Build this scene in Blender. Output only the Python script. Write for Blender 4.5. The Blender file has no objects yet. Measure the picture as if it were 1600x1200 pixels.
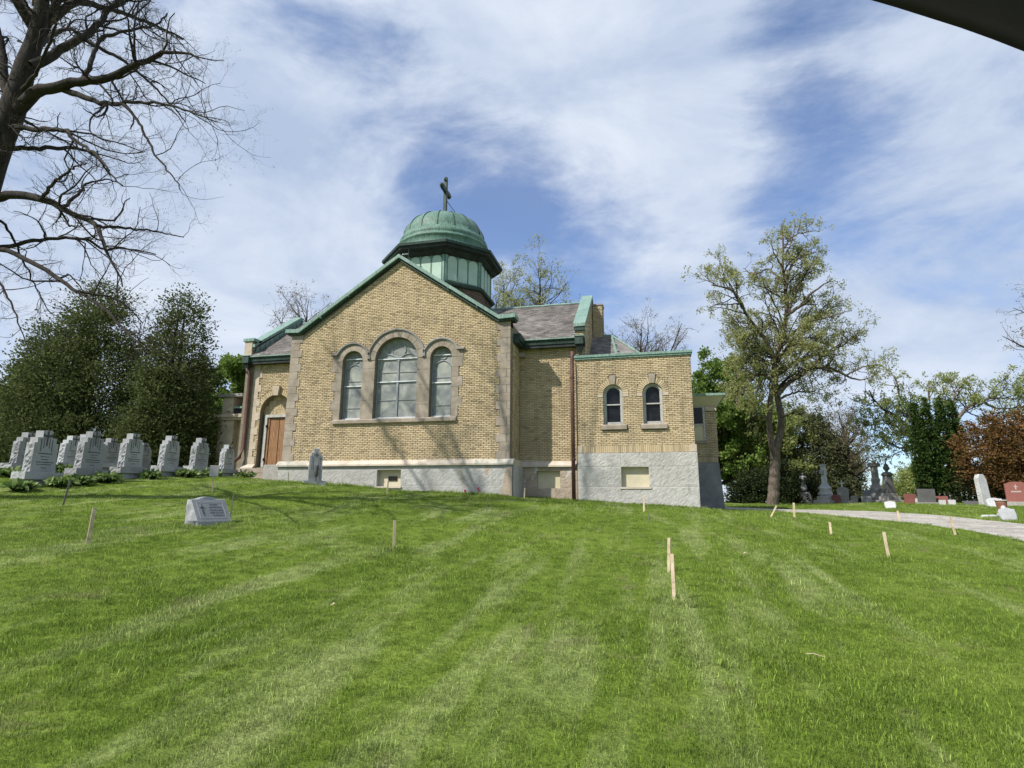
import bpy, bmesh, math, random
import numpy as np
from mathutils import Vector, Matrix
from mathutils.geometry import tessellate_polygon

# ------------------------------------------------------------------ camera, sky, sun, exposure
S = bpy.context.scene
COL = S.collection
cam = bpy.data.objects.new('camera', bpy.data.cameras.new('camera'))
COL.objects.link(cam)
cam.data.sensor_width = 36.0
cam.data.lens = 901.12 / 1600 * 36.0
cam.data.clip_start = 0.05
cam.data.clip_end = 5000
YAW, PIT, ROL = math.radians(13.5815), math.radians(11.6496), math.radians(0.3555)
_f = Vector((-math.sin(YAW) * math.cos(PIT), math.cos(YAW) * math.cos(PIT), math.sin(PIT)))
_r = Vector((math.cos(YAW), math.sin(YAW), 0))
_u = _r.cross(_f)
_R = _r * math.cos(ROL) + _u * math.sin(ROL)
_U = _u * math.cos(ROL) - _r * math.sin(ROL)
cam.matrix_world = Matrix(((_R.x, _U.x, -_f.x, 0), (_R.y, _U.y, -_f.y, 0), (_R.z, _U.z, -_f.z, 1.6), (0, 0, 0, 1)))
S.camera = cam

SUN_EL = math.radians(46.5)
SUN_DIR = Vector((-0.86, -1.0, 0)).normalized() * math.cos(SUN_EL) + Vector((0, 0, math.sin(SUN_EL)))
sun = bpy.data.objects.new('sun', bpy.data.lights.new('sun', 'SUN'))
COL.objects.link(sun)
sun.data.energy = 3.8
sun.data.angle = math.radians(0.6)
sun.data.color = (1.0, 0.955, 0.88)
sun.rotation_euler = SUN_DIR.to_track_quat('Z', 'Y').to_euler()

world = bpy.data.worlds.new('World')
S.world = world
world.use_nodes = True

def build_world():
    nt = world.node_tree
    N, L = nt.nodes, nt.links
    N.clear()
    out = N.new('ShaderNodeOutputWorld')
    bg = N.new('ShaderNodeBackground')
    bg.inputs['Strength'].default_value = 0.15
    sky = N.new('ShaderNodeTexSky')
    sky.sky_type = 'NISHITA'
    sky.sun_disc = False
    sky.sun_elevation = SUN_EL
    sky.sun_rotation = math.atan2(SUN_DIR.x, SUN_DIR.y)
    sky.air_density = 1.0
    sky.dust_density = 0.6
    sky.ozone_density = 1.6
    tc = N.new('ShaderNodeTexCoord')
    sep = N.new('ShaderNodeSeparateXYZ')
    L.new(tc.outputs['Generated'], sep.inputs[0])
    def math_(op, a, b=None, c=None, clamp=False):
        m = N.new('ShaderNodeMath'); m.operation = op; m.use_clamp = clamp
        for i, v in enumerate((a, b, c)):
            if v is None: continue
            if isinstance(v, (int, float)): m.inputs[i].default_value = v
            else: L.new(v, m.inputs[i])
        return m.outputs[0]
    zz = math_('ADD', math_('MAXIMUM', sep.outputs[2], 0.0), 0.22)
    cx = math_('DIVIDE', sep.outputs[0], zz)
    cy = math_('DIVIDE', sep.outputs[1], zz)
    comb = N.new('ShaderNodeCombineXYZ')
    L.new(cx, comb.inputs[0]); L.new(cy, comb.inputs[1])
    nd = N.new('ShaderNodeVectorMath'); nd.operation = 'NORMALIZE'
    L.new(tc.outputs['Generated'], nd.inputs[0])
    def noise(scale, detail, rough, distort, loc, sc=(1, 1, 1), rot=(0, 0, 0), flat=None):
        mp = N.new('ShaderNodeMapping')
        mp.inputs['Location'].default_value = loc
        mp.inputs['Scale'].default_value = sc
        mp.inputs['Rotation'].default_value = rot
        L.new(nd.outputs[0] if flat is None else comb.outputs[0], mp.inputs[0])
        n = N.new('ShaderNodeTexNoise')
        n.inputs['Scale'].default_value = scale
        n.inputs['Detail'].default_value = detail
        n.inputs['Roughness'].default_value = rough
        n.inputs['Distortion'].default_value = distort
        L.new(mp.outputs[0], n.inputs[0])
        return n.outputs[0]
    n1 = noise(1.9, 8, 0.52, 0.2, (3.1, 1.7, 0.4), (1, 1, 1.5))
    n2 = noise(4.2, 10, 0.60, 0.35, (7.7, 2.3, 1.9), (.62, 1, 1.5), (0, math.radians(-28), 0))
    n3 = noise(13.0, 9, 0.66, 0.35, (1.2, 9.3, 4.4), (.55, 1, 1.5), (0, math.radians(-28), 0))
    cov = math_('ADD', math_('MULTIPLY', n1, 0.52), math_('ADD', math_('MULTIPLY', n2, 0.38), math_('MULTIPLY', n3, 0.22)))
    # broad banks and gaps of the cirrus sheet, placed by direction
    for (dx, dy, dz, rad, amt) in CLOUD_BLOBS:
        v = Vector((dx, dy, dz)).normalized()
        d = N.new('ShaderNodeVectorMath'); d.operation = 'DISTANCE'
        nrm = N.new('ShaderNodeVectorMath'); nrm.operation = 'NORMALIZE'
        L.new(tc.outputs['Generated'], nrm.inputs[0])
        L.new(nrm.outputs[0], d.inputs[0])
        d.inputs[1].default_value = v
        mr = N.new('ShaderNodeMapRange')
        mr.interpolation_type = 'SMOOTHERSTEP'
        mr.inputs['From Min'].default_value = 0.0
        mr.inputs['From Max'].default_value = rad
        mr.inputs['To Min'].default_value = amt
        mr.inputs['To Max'].default_value = 0.0
        L.new(d.outputs['Value'], mr.inputs['Value'])
        cov = math_('ADD', cov, mr.outputs[0])
    mr = N.new('ShaderNodeMapRange')
    mr.interpolation_type = 'SMOOTHSTEP'
    mr.inputs['From Min'].default_value = 0.425
    mr.inputs['From Max'].default_value = 0.655
    mr.inputs['To Min'].default_value = 0.12
    mr.inputs['To Max'].default_value = 0.95
    L.new(cov, mr.inputs['Value'])
    cc = N.new('ShaderNodeValToRGB')
    cc.color_ramp.elements[0].position = 0.35
    cc.color_ramp.elements[0].color = (2.05, 2.5, 3.3, 1)
    cc.color_ramp.elements[1].position = 0.75
    cc.color_ramp.elements[1].color = (3.7, 3.95, 4.35, 1)
    L.new(n2, cc.inputs[0])
    # deepen the clear air a little towards blue
    mul = N.new('ShaderNodeMix'); mul.data_type = 'RGBA'; mul.blend_type = 'MULTIPLY'
    mul.inputs['Factor'].default_value = 1.0
    mul.inputs[7].default_value = (0.54, 0.62, 0.76, 1)
    L.new(sky.outputs[0], mul.inputs[6])
    mix = N.new('ShaderNodeMix'); mix.data_type = 'RGBA'
    L.new(mr.outputs[0], mix.inputs['Factor'])
    L.new(mul.outputs[2], mix.inputs[6])
    L.new(cc.outputs[0], mix.inputs[7])
    L.new(mix.outputs[2], bg.inputs['Color'])
    L.new(bg.outputs[0], out.inputs['Surface'])

# x, y, z of the direction, radius, more (+) or less (-) cloud
CLOUD_BLOBS = [(-0.032, 0.791, 0.612, 0.42, 0.1), (-0.338, 0.665, 0.666, 0.35, 0.04), (-0.518, 0.688, 0.508, 0.3, 0.04), (0.01, 0.735, 0.678, 0.25, 0.05), (0.143, 0.808, 0.572, 0.2, 0.06), (0.233, 0.833, 0.501, 0.24, -0.1), (0.19, 0.756, 0.626, 0.22, -0.1), (0.287, 0.854, 0.434, 0.22, -0.05), (0.451, 0.79, 0.414, 0.28, -0.08), (-0.259, 0.797, 0.545, 0.2, -0.1), (-0.381, 0.723, 0.577, 0.2, -0.05), (-0.105, 0.88, 0.464, 0.26, -0.1), (-0.208, 0.855, 0.475, 0.15, -0.08), (-0.558, 0.669, 0.491, 0.12, -0.05), (0.232, 0.884, 0.405, 0.15, -0.06), (-0.459, 0.612, 0.644, 0.12, -0.05), (0.387, 0.755, 0.529, 0.3, 0.08), (0.384, 0.871, 0.305, 0.32, 0.08), (0.093, 0.945, 0.315, 0.3, 0.07), (0.23, 0.947, 0.222, 0.3, 0.05), (-0.51, 0.734, 0.447, 0.35, 0.06), (-0.682, 0.57, 0.458, 0.5, 0.08), (0.345, 0.931, 0.117, 0.12, -0.1), (0.361, 0.931, 0.053, 0.08, -0.05), (-0.325, 0.876, 0.357, 0.3, 0.02), (0.447, 0.747, 0.493, 0.2, 0.04)]
build_world()
S.view_settings.view_transform = 'Standard'
S.view_settings.look = 'None'
S.view_settings.gamma = 1
S.view_settings.use_curve_mapping = False
S.view_settings.exposure = 0.65

# ------------------------------------------------------------------ helpers
def rnd(seed): return random.Random(seed)
V = Vector

def tag(o, label=None, cat=None, group=None, kind=None):
    if label: o['label'] = label
    if cat: o['category'] = cat
    if group: o['group'] = group
    if kind: o['kind'] = kind
    return o

def thing(name, loc, label, cat, group=None, rz=0.0):
    o = bpy.data.objects.new(name, None)
    o.empty_display_size = 0.3
    COL.objects.link(o)
    o.location = loc
    o.rotation_euler = (0, 0, rz)
    return tag(o, label, cat, group)

class MB:
    def __init__(s): s.v = []; s.f = []
    def add(s, vs, fs):
        b = len(s.v)
        s.v.extend([tuple(p) for p in vs])
        s.f.extend([tuple(i + b for i in f) for f in fs])
        return s
    def box(s, x0, x1, y0, y1, z0, z1):
        return s.add([(x0, y0, z0), (x1, y0, z0), (x1, y1, z0), (x0, y1, z0), (x0, y0, z1), (x1, y0, z1), (x1, y1, z1), (x0, y1, z1)],
                     [(0, 3, 2, 1), (4, 5, 6, 7), (0, 1, 5, 4), (1, 2, 6, 5), (2, 3, 7, 6), (3, 0, 4, 7)])
    def cbox(s, x0, x1, y0, y1, z0, z1, b=0.01):
        """box with chamfered vertical and top edges"""
        lo = [(x0, y0 + b), (x0 + b, y0), (x1 - b, y0), (x1, y0 + b), (x1, y1 - b), (x1 - b, y1), (x0 + b, y1), (x0, y1 - b)]
        cx, cy = (x0 + x1) / 2, (y0 + y1) / 2
        hi = [(cx + (x - cx) * (1 - b / max(1e-6, (x1 - x0) / 2)), cy + (y - cy) * (1 - b / max(1e-6, (y1 - y0) / 2))) for x, y in lo]
        vs = [(x, y, z0) for x, y in lo] + [(x, y, z1 - b) for x, y in lo] + [(x, y, z1) for x, y in hi]
        fs = [tuple(range(7, -1, -1)), tuple(range(16, 24))]
        for k in (0, 8):
            for i in range(8):
                j = (i + 1) % 8
                fs.append((k + i, k + j, k + 8 + j, k + 8 + i))
        return s.add(vs, fs)
    def prism(s, poly, axis, a0, a1):
        """closed outline in two axes swept along the third; axis 'y': outline (x,z); 'x': (y,z); 'z': (x,y)"""
        def P(u, w, a):
            return (u, a, w) if axis == 'y' else ((a, u, w) if axis == 'x' else (u, w, a))
        n = len(poly)
        vs = [P(u, w, a0) for u, w in poly] + [P(u, w, a1) for u, w in poly]
        tri = tessellate_polygon([[V((u, w, 0)) for u, w in poly]])
        fs = [tuple(t) for t in tri] + [tuple(i + n for i in t[::-1]) for t in tri]
        for i in range(n):
            j = (i + 1) % n
            fs.append((i, j, n + j, n + i))
        return s.add(vs, fs)
    def tube(s, pts, rad, n=8, caps=True):
        pts = [V(p) for p in pts]
        if isinstance(rad, (int, float)): rad = [rad] * len(pts)
        vs = []
        for i, p in enumerate(pts):
            t = (pts[min(i + 1, len(pts) - 1)] - pts[max(i - 1, 0)]).normalized()
            ref = V((0, 0, 1)) if abs(t.z) < 0.9 else V((1, 0, 0))
            a = t.cross(ref).normalized(); b = t.cross(a)
            for k in range(n):
                w = 2 * math.pi * k / n
                vs.append(p + (a * math.cos(w) + b * math.sin(w)) * rad[i])
        fs = []
        for i in range(len(pts) - 1):
            for k in range(n):
                j = (k + 1) % n
                fs.append((i * n + k, i * n + j, (i + 1) * n + j, (i + 1) * n + k))
        if caps:
            fs.append(tuple(range(n - 1, -1, -1)))
            fs.append(tuple(range((len(pts) - 1) * n, len(pts) * n)))
        return s.add(vs, fs)
    def lathe(s, prof, n=24, c=(0, 0, 0), ph=0.0, jit=0, rng=None):
        vs = []
        for r, z in prof:
            for k in range(n):
                w = 2 * math.pi * k / n + ph
                rr = r * (1 + (rng.uniform(-jit, jit) if rng else 0))
                vs.append((c[0] + rr * math.cos(w), c[1] + rr * math.sin(w), c[2] + z))
        fs = []
        for i in range(len(prof) - 1):
            for k in range(n):
                j = (k + 1) % n
                fs.append((i * n + k, i * n + j, (i + 1) * n + j, (i + 1) * n + k))
        fs.append(tuple(range(n - 1, -1, -1)))
        fs.append(tuple(range((len(prof) - 1) * n, len(prof) * n)))
        return s.add(vs, fs)
    def xf(s, M):
        s.v = [tuple(M @ V(p)) for p in s.v]; return s
    def jitter(s, a, rng):
        s.v = [(x + rng.uniform(-a, a), y + rng.uniform(-a, a), z + rng.uniform(-a, a)) for x, y, z in s.v]; return s
    def build(s, name, mat, parent=None, world_at=None, smooth=False, fixn=True):
        """world_at: the thing's base, subtracted from world coordinates"""
        me = bpy.data.meshes.new(name)
        vs = s.v
        if world_at is not None:
            ox, oy, oz = world_at
            vs = [(x - ox, y - oy, z - oz) for x, y, z in vs]
        me.from_pydata(vs, [], s.f)
        if fixn:
            bm = bmesh.new(); bm.from_mesh(me)
            bmesh.ops.recalc_face_normals(bm, faces=bm.faces)
            bm.to_mesh(me); bm.free()
        if smooth:
            me.shade_smooth()
        me.materials.append(mat)
        o = bpy.data.objects.new(name, me)
        COL.objects.link(o)
        o.parent = parent
        return o

def np_mesh(name, verts, quads=None, tris=None, mat=None, parent=None, smooth=False):
    me = bpy.data.meshes.new(name)
    verts = np.asarray(verts, np.float32)
    nq = 0 if quads is None else len(quads); ntr = 0 if tris is None else len(tris)
    me.vertices.add(len(verts)); me.vertices.foreach_set('co', verts.ravel())
    idx = []; st = []; tot = 0
    if nq:
        idx.append(np.asarray(quads, np.int32).ravel()); st.append(np.arange(nq) * 4); tot = nq * 4
    if ntr:
        idx.append(np.asarray(tris, np.int32).ravel()); st.append(np.arange(ntr) * 3 + tot)
    idx = np.concatenate(idx); st = np.concatenate(st)
    me.loops.add(len(idx)); me.loops.foreach_set('vertex_index', idx.astype(np.int32))
    me.polygons.add(nq + ntr); me.polygons.foreach_set('loop_start', st.astype(np.int32))
    me.polygons.foreach_set('use_smooth', np.full(nq + ntr, smooth))
    me.update(calc_edges=True)
    me.materials.append(mat)
    o = bpy.data.objects.new(name, me)
    COL.objects.link(o); o.parent = parent
    return o

def copy_tree(o, parent=None):
    c = o.copy(); COL.objects.link(c); c.parent = parent
    for ch in list(o.children): copy_tree(ch, c)
    return c

# ------------------------------------------------------------------ materials
class NT:
    def __init__(s, name):
        s.m = bpy.data.materials.new(name); s.m.use_nodes = True
        s.t = s.m.node_tree; s.N = s.t.nodes; s.L = s.t.links
        s.b = s.N['Principled BSDF']; s.out = s.N['Material Output']
        s.b.inputs['Specular IOR Level'].default_value = 0.25
        s.pos = s.N.new('ShaderNodeNewGeometry')
    def link(s, a, b): s.L.new(a, b)
    def coords(s, sc=(1, 1, 1), rot=(0, 0, 0), src=None):
        mp = s.N.new('ShaderNodeMapping')
        mp.inputs['Scale'].default_value = sc; mp.inputs['Rotation'].default_value = rot
        s.link(src or s.pos.outputs['Position'], mp.inputs[0]); return mp.outputs[0]
    def noise(s, scale, detail=5, rough=0.6, dist=0.0, vec=None):
        n = s.N.new('ShaderNodeTexNoise')
        n.inputs['Scale'].default_value = scale; n.inputs['Detail'].default_value = detail
        n.inputs['Roughness'].default_value = rough; n.inputs['Distortion'].default_value = dist
        s.link(vec or s.pos.outputs['Position'], n.inputs[0]); return n.outputs[0]
    def ramp(s, fac, stops):
        r = s.N.new('ShaderNodeValToRGB'); e = r.color_ramp.elements
        while len(e) < len(stops): e.new(0.5)
        for i, (p, c) in enumerate(stops):
            e[i].position = p; e[i].color = (c, c, c, 1) if isinstance(c, (int, float)) else (*c, 1)
        s.link(fac, r.inputs[0]); return r.outputs[0]
    def mix(s, fac, a, b, mode='MIX'):
        m = s.N.new('ShaderNodeMix'); m.data_type = 'RGBA'; m.blend_type = mode
        for sock, v in ((m.inputs['Factor'], fac), (m.inputs[6], a), (m.inputs[7], b)):
            if isinstance(v, (int, float)): sock.default_value = v
            elif isinstance(v, tuple): sock.default_value = (*v, 1)
            else: s.link(v, sock)
        return m.outputs[2]
    def math(s, op, a, b=None, clamp=False):
        m = s.N.new('ShaderNodeMath'); m.operation = op; m.use_clamp = clamp
        for i, v in enumerate((a, b)):
            if v is None: continue
            if isinstance(v, (int, float)): m.inputs[i].default_value = v
            else: s.link(v, m.inputs[i])
        return m.outputs[0]
    def bump(s, h, strength=0.5, dist=0.02):
        b = s.N.new('ShaderNodeBump'); b.inputs['Strength'].default_value = strength
        b.inputs['Distance'].default_value = dist
        s.link(h, b.inputs['Height']); s.link(b.outputs[0], s.b.inputs['Normal'])
    def col(s, c, rough=0.8):
        if isinstance(c, tuple): s.b.inputs['Base Color'].default_value = (*c, 1)
        else: s.link(c, s.b.inputs['Base Color'])
        s.b.inputs['Roughness'].default_value = rough
    def island(s): return s.pos.outputs['Random Per Island']
    def objrand(s):
        o = s.N.new('ShaderNodeObjectInfo'); return o.outputs['Random']

def simple(name, c1, c2, scale=4, rough=0.8, bump=0.3, bscale=30, bdist=0.01, island=0.0, spots=None, spec=0.25, vec=None):
    t = NT(name)
    n = t.noise(scale, 6, 0.62, 0.3, vec=t.coords(*vec) if vec else None)
    c = t.ramp(n, [(0.36, c1), (0.64, c2)])
    if spots:
        sc, lo, hi, col = spots
        n2 = t.noise(sc, 7, 0.65, 0.4)
        c = t.mix(t.ramp(n2, [(lo, 0.0), (hi, 1.0)]), c, col)
    if island:
        c = t.mix(1.0, c, t.ramp(t.island(), [(0, 1 - island), (1, 1 + island)]), 'MULTIPLY')
    t.col(c, rough); t.b.inputs['Specular IOR Level'].default_value = spec
    if bump: t.bump(t.noise(bscale, 5, 0.65), bump, bdist)
    return t.m

MT = {}
MT['mortar'] = simple('mortar', (.17, .142, .10), (.24, .205, .15), 6, .95, .5, 60)
def brick_mat(name, a, b, c, stain=True):
    t = NT(name)
    isl = t.island()
    base = t.ramp(isl, [(0.0, a), (0.45, b), (0.8, c), (0.985, tuple(x * .7 for x in a))])
    n = t.noise(0.7, 6, 0.6, 0.5)
    base = t.mix(t.ramp(n, [(0.42, 0.0), (0.75, 0.42)]), base, (.235, .185, .12))
    st = t.noise(1.0, 6, 0.6, 0.2, vec=t.coords((2.6, 2.6, .28)))
    base = t.mix(t.ramp(st, [(0.54, 0.0), (0.72, 0.5)]), base, (.17, .145, .11))
    n2 = t.noise(38, 4, 0.7)
    base = t.mix(1.0, base, t.ramp(n2, [(0.3, .8), (0.7, 1.12)]), 'MULTIPLY')
    t.col(base, .85)
    t.bump(t.noise(45, 4, .7), .8, .012)
    return t.m
MT['brick'] = brick_mat('yellow_brick', (.50, .39, .235), (.56, .445, .275), (.62, .50, .32))
MT['brick_brown'] = brick_mat('brown_brick', (.11, .075, .06), (.14, .09, .07), (.17, .11, .085))
MT['stone'] = simple('tan_stone', (.25, .21, .165), (.37, .315, .25), 2.2, .9, .35, 25, .01, spots=(1.3, .52, .75, (.20, .16, .125)))
MT['stone_light'] = simple('light_stone', (.40, .335, .25), (.52, .44, .34), 2.5, .9, .3, 25, .01, spots=(1.5, .56, .8, (.28, .23, .18)))
MT['sill_green'] = simple('verdigris_stained_stone', (.36, .33, .27), (.50, .46, .39), 1.5, .85, .25, 30, .008, spots=(2.6, .56, .72, (.13, .20, .165)))
MT['sill'] = simple('water_table_stone', (.44, .37, .29), (.58, .51, .42), 1.5, .85, .25, 30, .008, spots=(2.2, .6, .7, (.32, .28, .23)))
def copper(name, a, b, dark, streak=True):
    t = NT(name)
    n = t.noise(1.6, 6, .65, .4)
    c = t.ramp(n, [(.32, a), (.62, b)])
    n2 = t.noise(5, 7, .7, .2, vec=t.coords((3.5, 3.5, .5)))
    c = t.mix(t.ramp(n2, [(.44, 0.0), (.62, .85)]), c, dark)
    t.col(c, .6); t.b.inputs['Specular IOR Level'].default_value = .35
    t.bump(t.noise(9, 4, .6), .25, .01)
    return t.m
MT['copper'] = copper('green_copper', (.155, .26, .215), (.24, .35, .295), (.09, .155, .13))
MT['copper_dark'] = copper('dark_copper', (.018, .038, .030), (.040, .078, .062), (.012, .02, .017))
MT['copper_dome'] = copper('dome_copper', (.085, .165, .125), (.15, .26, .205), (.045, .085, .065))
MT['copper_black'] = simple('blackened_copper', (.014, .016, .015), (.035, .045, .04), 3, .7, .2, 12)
MT['panel_green'] = simple('pale_green_panel', (.35, .47, .38), (.42, .55, .45), 1.2, .7, .08, 20, .004)
MT['slate'] = simple('roof_slate', (.145, .13, .12), (.24, .22, .20), 1.0, .8, .4, 25, .01, island=.28, spots=(.8, .55, .72, (.34, .32, .29)))
MT['downspout'] = simple('brown_downspout', (.10, .052, .042), (.15, .08, .065), 2, .55, .1, 10)
MT['white_stucco'] = None
def stucco(name, a, b, under, lo, hi):
    t = NT(name)
    n = t.noise(1.1, 7, .62, .6)
    c = t.ramp(n, [(.35, a), (.62, b)])
    n2 = t.noise(.85, 8, .7, .9, vec=t.coords((1, 1, .8)))
    c = t.mix(t.ramp(n2, [(lo, 0.0), (hi, 1.0)]), c, under)
    n4 = t.noise(3.0, 7, .7, .3, vec=t.coords((1.2, 1.2, .22)))
    c = t.mix(t.ramp(n4, [(.55, 0.0), (.74, .55)]), c, (.19, .18, .16))
    cr = t.noise(1.5, 9, .72, 1.0)
    c = t.mix(t.ramp(t.math('ABSOLUTE', t.math('SUBTRACT', cr, .5)), [(.0, .7), (.006, 0.0)]), c, (.10, .095, .085))
    t.col(c, .9)
    h = t.noise(17, 8, .72, .2, vec=t.coords((1, 1, 2.1)))
    t.bump(h, .75, .028)
    return t.m
MT['white_stucco'] = stucco('white_painted_rubble', (.385, .37, .34), (.475, .46, .425), (.33, .31, .275), .66, .70)
MT['worn_stucco'] = stucco('worn_painted_rubble', (.34, .33, .305), (.46, .45, .42), (.36, .30, .23), .60, .63)
MT['bare_base'] = stucco('bare_tan_rubble', (.34, .27, .20), (.44, .36, .28), (.52, .50, .46), .56, .60)
MT['grey_base'] = simple('grey_cement', (.17, .17, .17), (.24, .24, .24), 2, .9, .5, 18, .02)
MT['cream_panel'] = simple('cream_board', (.50, .45, .31), (.58, .52, .37), 3, .8, .1, 20, .005, spots=(3, .62, .72, (.36, .28, .20)))
MT['paint'] = simple('grey_white_paint', (.36, .35, .32), (.48, .47, .43), 5, .6, .15, 30, .004, spots=(6, .6, .7, (.3, .28, .25)))
MT['metal_bar'] = simple('aluminium_bar', (.62, .64, .65), (.72, .74, .75), 5, .4, 0)
MT['tracery'] = simple('tracery', (.22, .24, .25), (.29, .31, .32), 5, .6, 0)
def glass_murky():
    t = NT('clouded_glazing')
    n = t.noise(1.5, 6, .6, .8)
    c = t.ramp(n, [(.32, (.15, .165, .17)), (.5, (.26, .275, .25)), (.66, (.38, .385, .33))])
    t.col(c, .5); t.b.inputs['Specular IOR Level'].default_value = .35
    t.bump(t.noise(5, 3, .5), .12, .02)
    return t.m
MT['glazing'] = glass_murky()
def dark_glass():
    t = NT('dark_glass'); t.col(t.ramp(t.noise(3, 4), [(.3, (.006, .006, .007)), (.7, (.018, .02, .022))]), .15)
    t.b.inputs['Specular IOR Level'].default_value = .22
    return t.m
MT['dark_glass'] = dark_glass()
MT['dark_inside'] = simple('dark_opening', (.01, .01, .01), (.02, .02, .018), 3, .9, 0)
def plywood():
    t = NT('plywood_door')
    n = t.noise(2.2, 7, .6, 1.6, vec=t.coords((6, 6, .8)))
    c = t.ramp(n, [(.3, (.15, .075, .036)), (.55, (.27, .145, .068)), (.75, (.38, .22, .11))])
    t.col(c, .55); return t.m
MT['plywood'] = plywood()
def granite(name, a, b, sc=90):
    t = NT(name)
    n = t.noise(sc, 3, .7)
    c = t.ramp(n, [(.35, a), (.62, b)])
    c = t.mix(t.ramp(t.noise(1.7, 6, .6, .4), [(.45, 0.0), (.75, .5)]), c, tuple(x * .6 for x in a))
    c = t.mix(1.0, c, t.ramp(t.objrand(), [(0, .70), (1, 1.2)]), 'MULTIPLY')
    t.col(c, .75); t.bump(t.noise(30, 5, .7), .35, .01)
    return t.m
MT['granite'] = granite('grey_granite', (.235, .24, .24), (.43, .435, .435))
MT['granite_dark'] = granite('dark_granite', (.09, .09, .09), (.17, .165, .16))
MT['granite_brown'] = granite('weathered_grey_stone', (.22, .205, .185), (.38, .36, .33), 30)
MT['granite_white'] = granite('white_marble', (.36, .36, .35), (.52, .52, .51), 30)
MT['granite_red'] = granite('red_granite', (.16, .055, .045), (.27, .11, .09))
MT['carved'] = simple('carved_shadow', (.07, .072, .075), (.11, .11, .115), 12, .9, 0)
MT['carved_light'] = simple('carved_light', (.42, .38, .36), (.5, .46, .44), 12, .9, 0)
MT['wood'] = simple('pale_lath', (.46, .36, .235), (.62, .50, .345), 9, .8, .2, 60, .002, spots=(14, .54, .70, (.27, .21, .14)))
MT['wood_grey'] = simple('weathered_lath', (.10, .095, .075), (.18, .17, .14), 8, .9, .2, 60, .002)
MT['terracotta'] = simple('terracotta', (.19, .085, .05), (.25, .115, .07), 5, .7, .1, 20)
MT['red_flag'] = simple('red_plastic', (.5, .02, .02), (.6, .03, .04), 5, .5, 0)
MT['car_trim'] = simple('black_car_trim', (.008, .008, .009), (.014, .014, .015), 5, .45, .05, 200)

def bark(name, a, b, sc=9):
    t = NT(name)
    n = t.noise(sc, 7, .7, .4, vec=t.coords((1, 1, .25)))
    t.col(t.ramp(n, [(.35, a), (.65, b)]), .95)
    t.bump(n, .8, .05)
    return t.m
MT['bark_dark'] = bark('dark_bark', (.020, .017, .014), (.052, .042, .034))
MT['bark'] = bark('grey_bark', (.085, .067, .052), (.19, .155, .125))
MT['twig'] = bark('twig_bark', (.045, .035, .028), (.085, .066, .052), 3)
MT['twig_pale'] = bark('pale_twig_bark', (.12, .10, .08), (.19, .16, .13), 3)

def leafmat(name, cols, trans=.35, clump=1.2):
    """cols: three leaf colours, picked leaf by leaf and clump by clump"""
    t = NT(name)
    f = t.math('ADD', t.math('MULTIPLY', t.island(), .55), t.math('MULTIPLY', t.noise(clump, 3, .5), .6))
    c = t.ramp(f, [(.25, cols[0]), (.55, cols[1]), (.85, cols[2])])
    t.col(c, .8); t.b.inputs['Specular IOR Level'].default_value = .1
    tr = t.N.new('ShaderNodeBsdfTranslucent'); t.link(c, tr.inputs[0])
    mx = t.N.new('ShaderNodeMixShader'); mx.inputs[0].default_value = trans
    t.link(t.b.outputs[0], mx.inputs[1]); t.link(tr.outputs[0], mx.inputs[2]); t.link(mx.outputs[0], t.out.inputs[0])
    return t.m
MT['leaf_young'] = leafmat('young_leaf', ((.19, .195, .06), (.30, .31, .11), (.43, .44, .20)), .5)
MT['leaf_bud'] = leafmat('bud', ((.10, .075, .04), (.13, .11, .05), (.17, .16, .07)), .3)
MT['leaf_maple'] = leafmat('maple_leaf', ((.085, .14, .03), (.14, .22, .045), (.23, .31, .08)), .45)
MT['leaf_pale'] = leafmat('pale_leaf', ((.17, .20, .055), (.27, .31, .10), (.40, .44, .18)), .5)
MT['leaf_cedar'] = leafmat('cedar_leaf', ((.058, .076, .027), (.096, .118, .042), (.15, .172, .062)), .3)
MT['leaf_arbor'] = leafmat('arborvitae_leaf', ((.026, .050, .013), (.045, .080, .019), (.075, .125, .03)), .2, 2.5)
MT['leaf_spruce'] = leafmat('spruce_leaf', ((.055, .066, .030), (.092, .106, .048), (.145, .155, .07)), .25)
MT['leaf_yew'] = leafmat('yew_leaf', ((.014, .022, .009), (.026, .038, .014), (.045, .060, .022)), .15)
MT['leaf_rust'] = leafmat('rusty_leaf', ((.085, .06, .02), (.14, .085, .03), (.21, .105, .045)), .2, .9)
MT['leaf_hosta'] = leafmat('hosta_leaf', ((.09, .15, .035), (.16, .25, .07), (.36, .42, .20)), .3, 5)

def lawn_color(t, blade):
    P = t.pos.outputs['Position']
    n1 = t.noise(.55, 5, .55, .4)
    n2 = t.noise(2.3, 5, .6, .3)
    # mower streaks, brushed paler and greyer, running obliquely up the slope
    st = t.noise(1.5, 5, .6, .35, vec=t.coords((1.15, .15, 1), (0, 0, math.radians(22))))
    n0 = t.noise(7.5, 5, .65, .3)
    f = t.math('ADD', t.math('ADD', t.math('MULTIPLY', n1, .30), t.math('MULTIPLY', n2, .35)), t.math('MULTIPLY', n0, .35))
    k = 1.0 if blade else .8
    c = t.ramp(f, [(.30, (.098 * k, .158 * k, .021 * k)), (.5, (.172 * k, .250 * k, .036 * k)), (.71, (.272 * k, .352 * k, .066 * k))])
    c = t.mix(t.ramp(st, [(.50, 0.0), (.66, .55)]), c, (.39 * k, .44 * k, .18 * k))
    dry = t.noise(1.15, 6, .65, .6)
    c = t.mix(t.ramp(dry, [(.60, 0.0), (.70, .6)]), c, (.25 * k, .235 * k, .12 * k))
    return c
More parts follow.
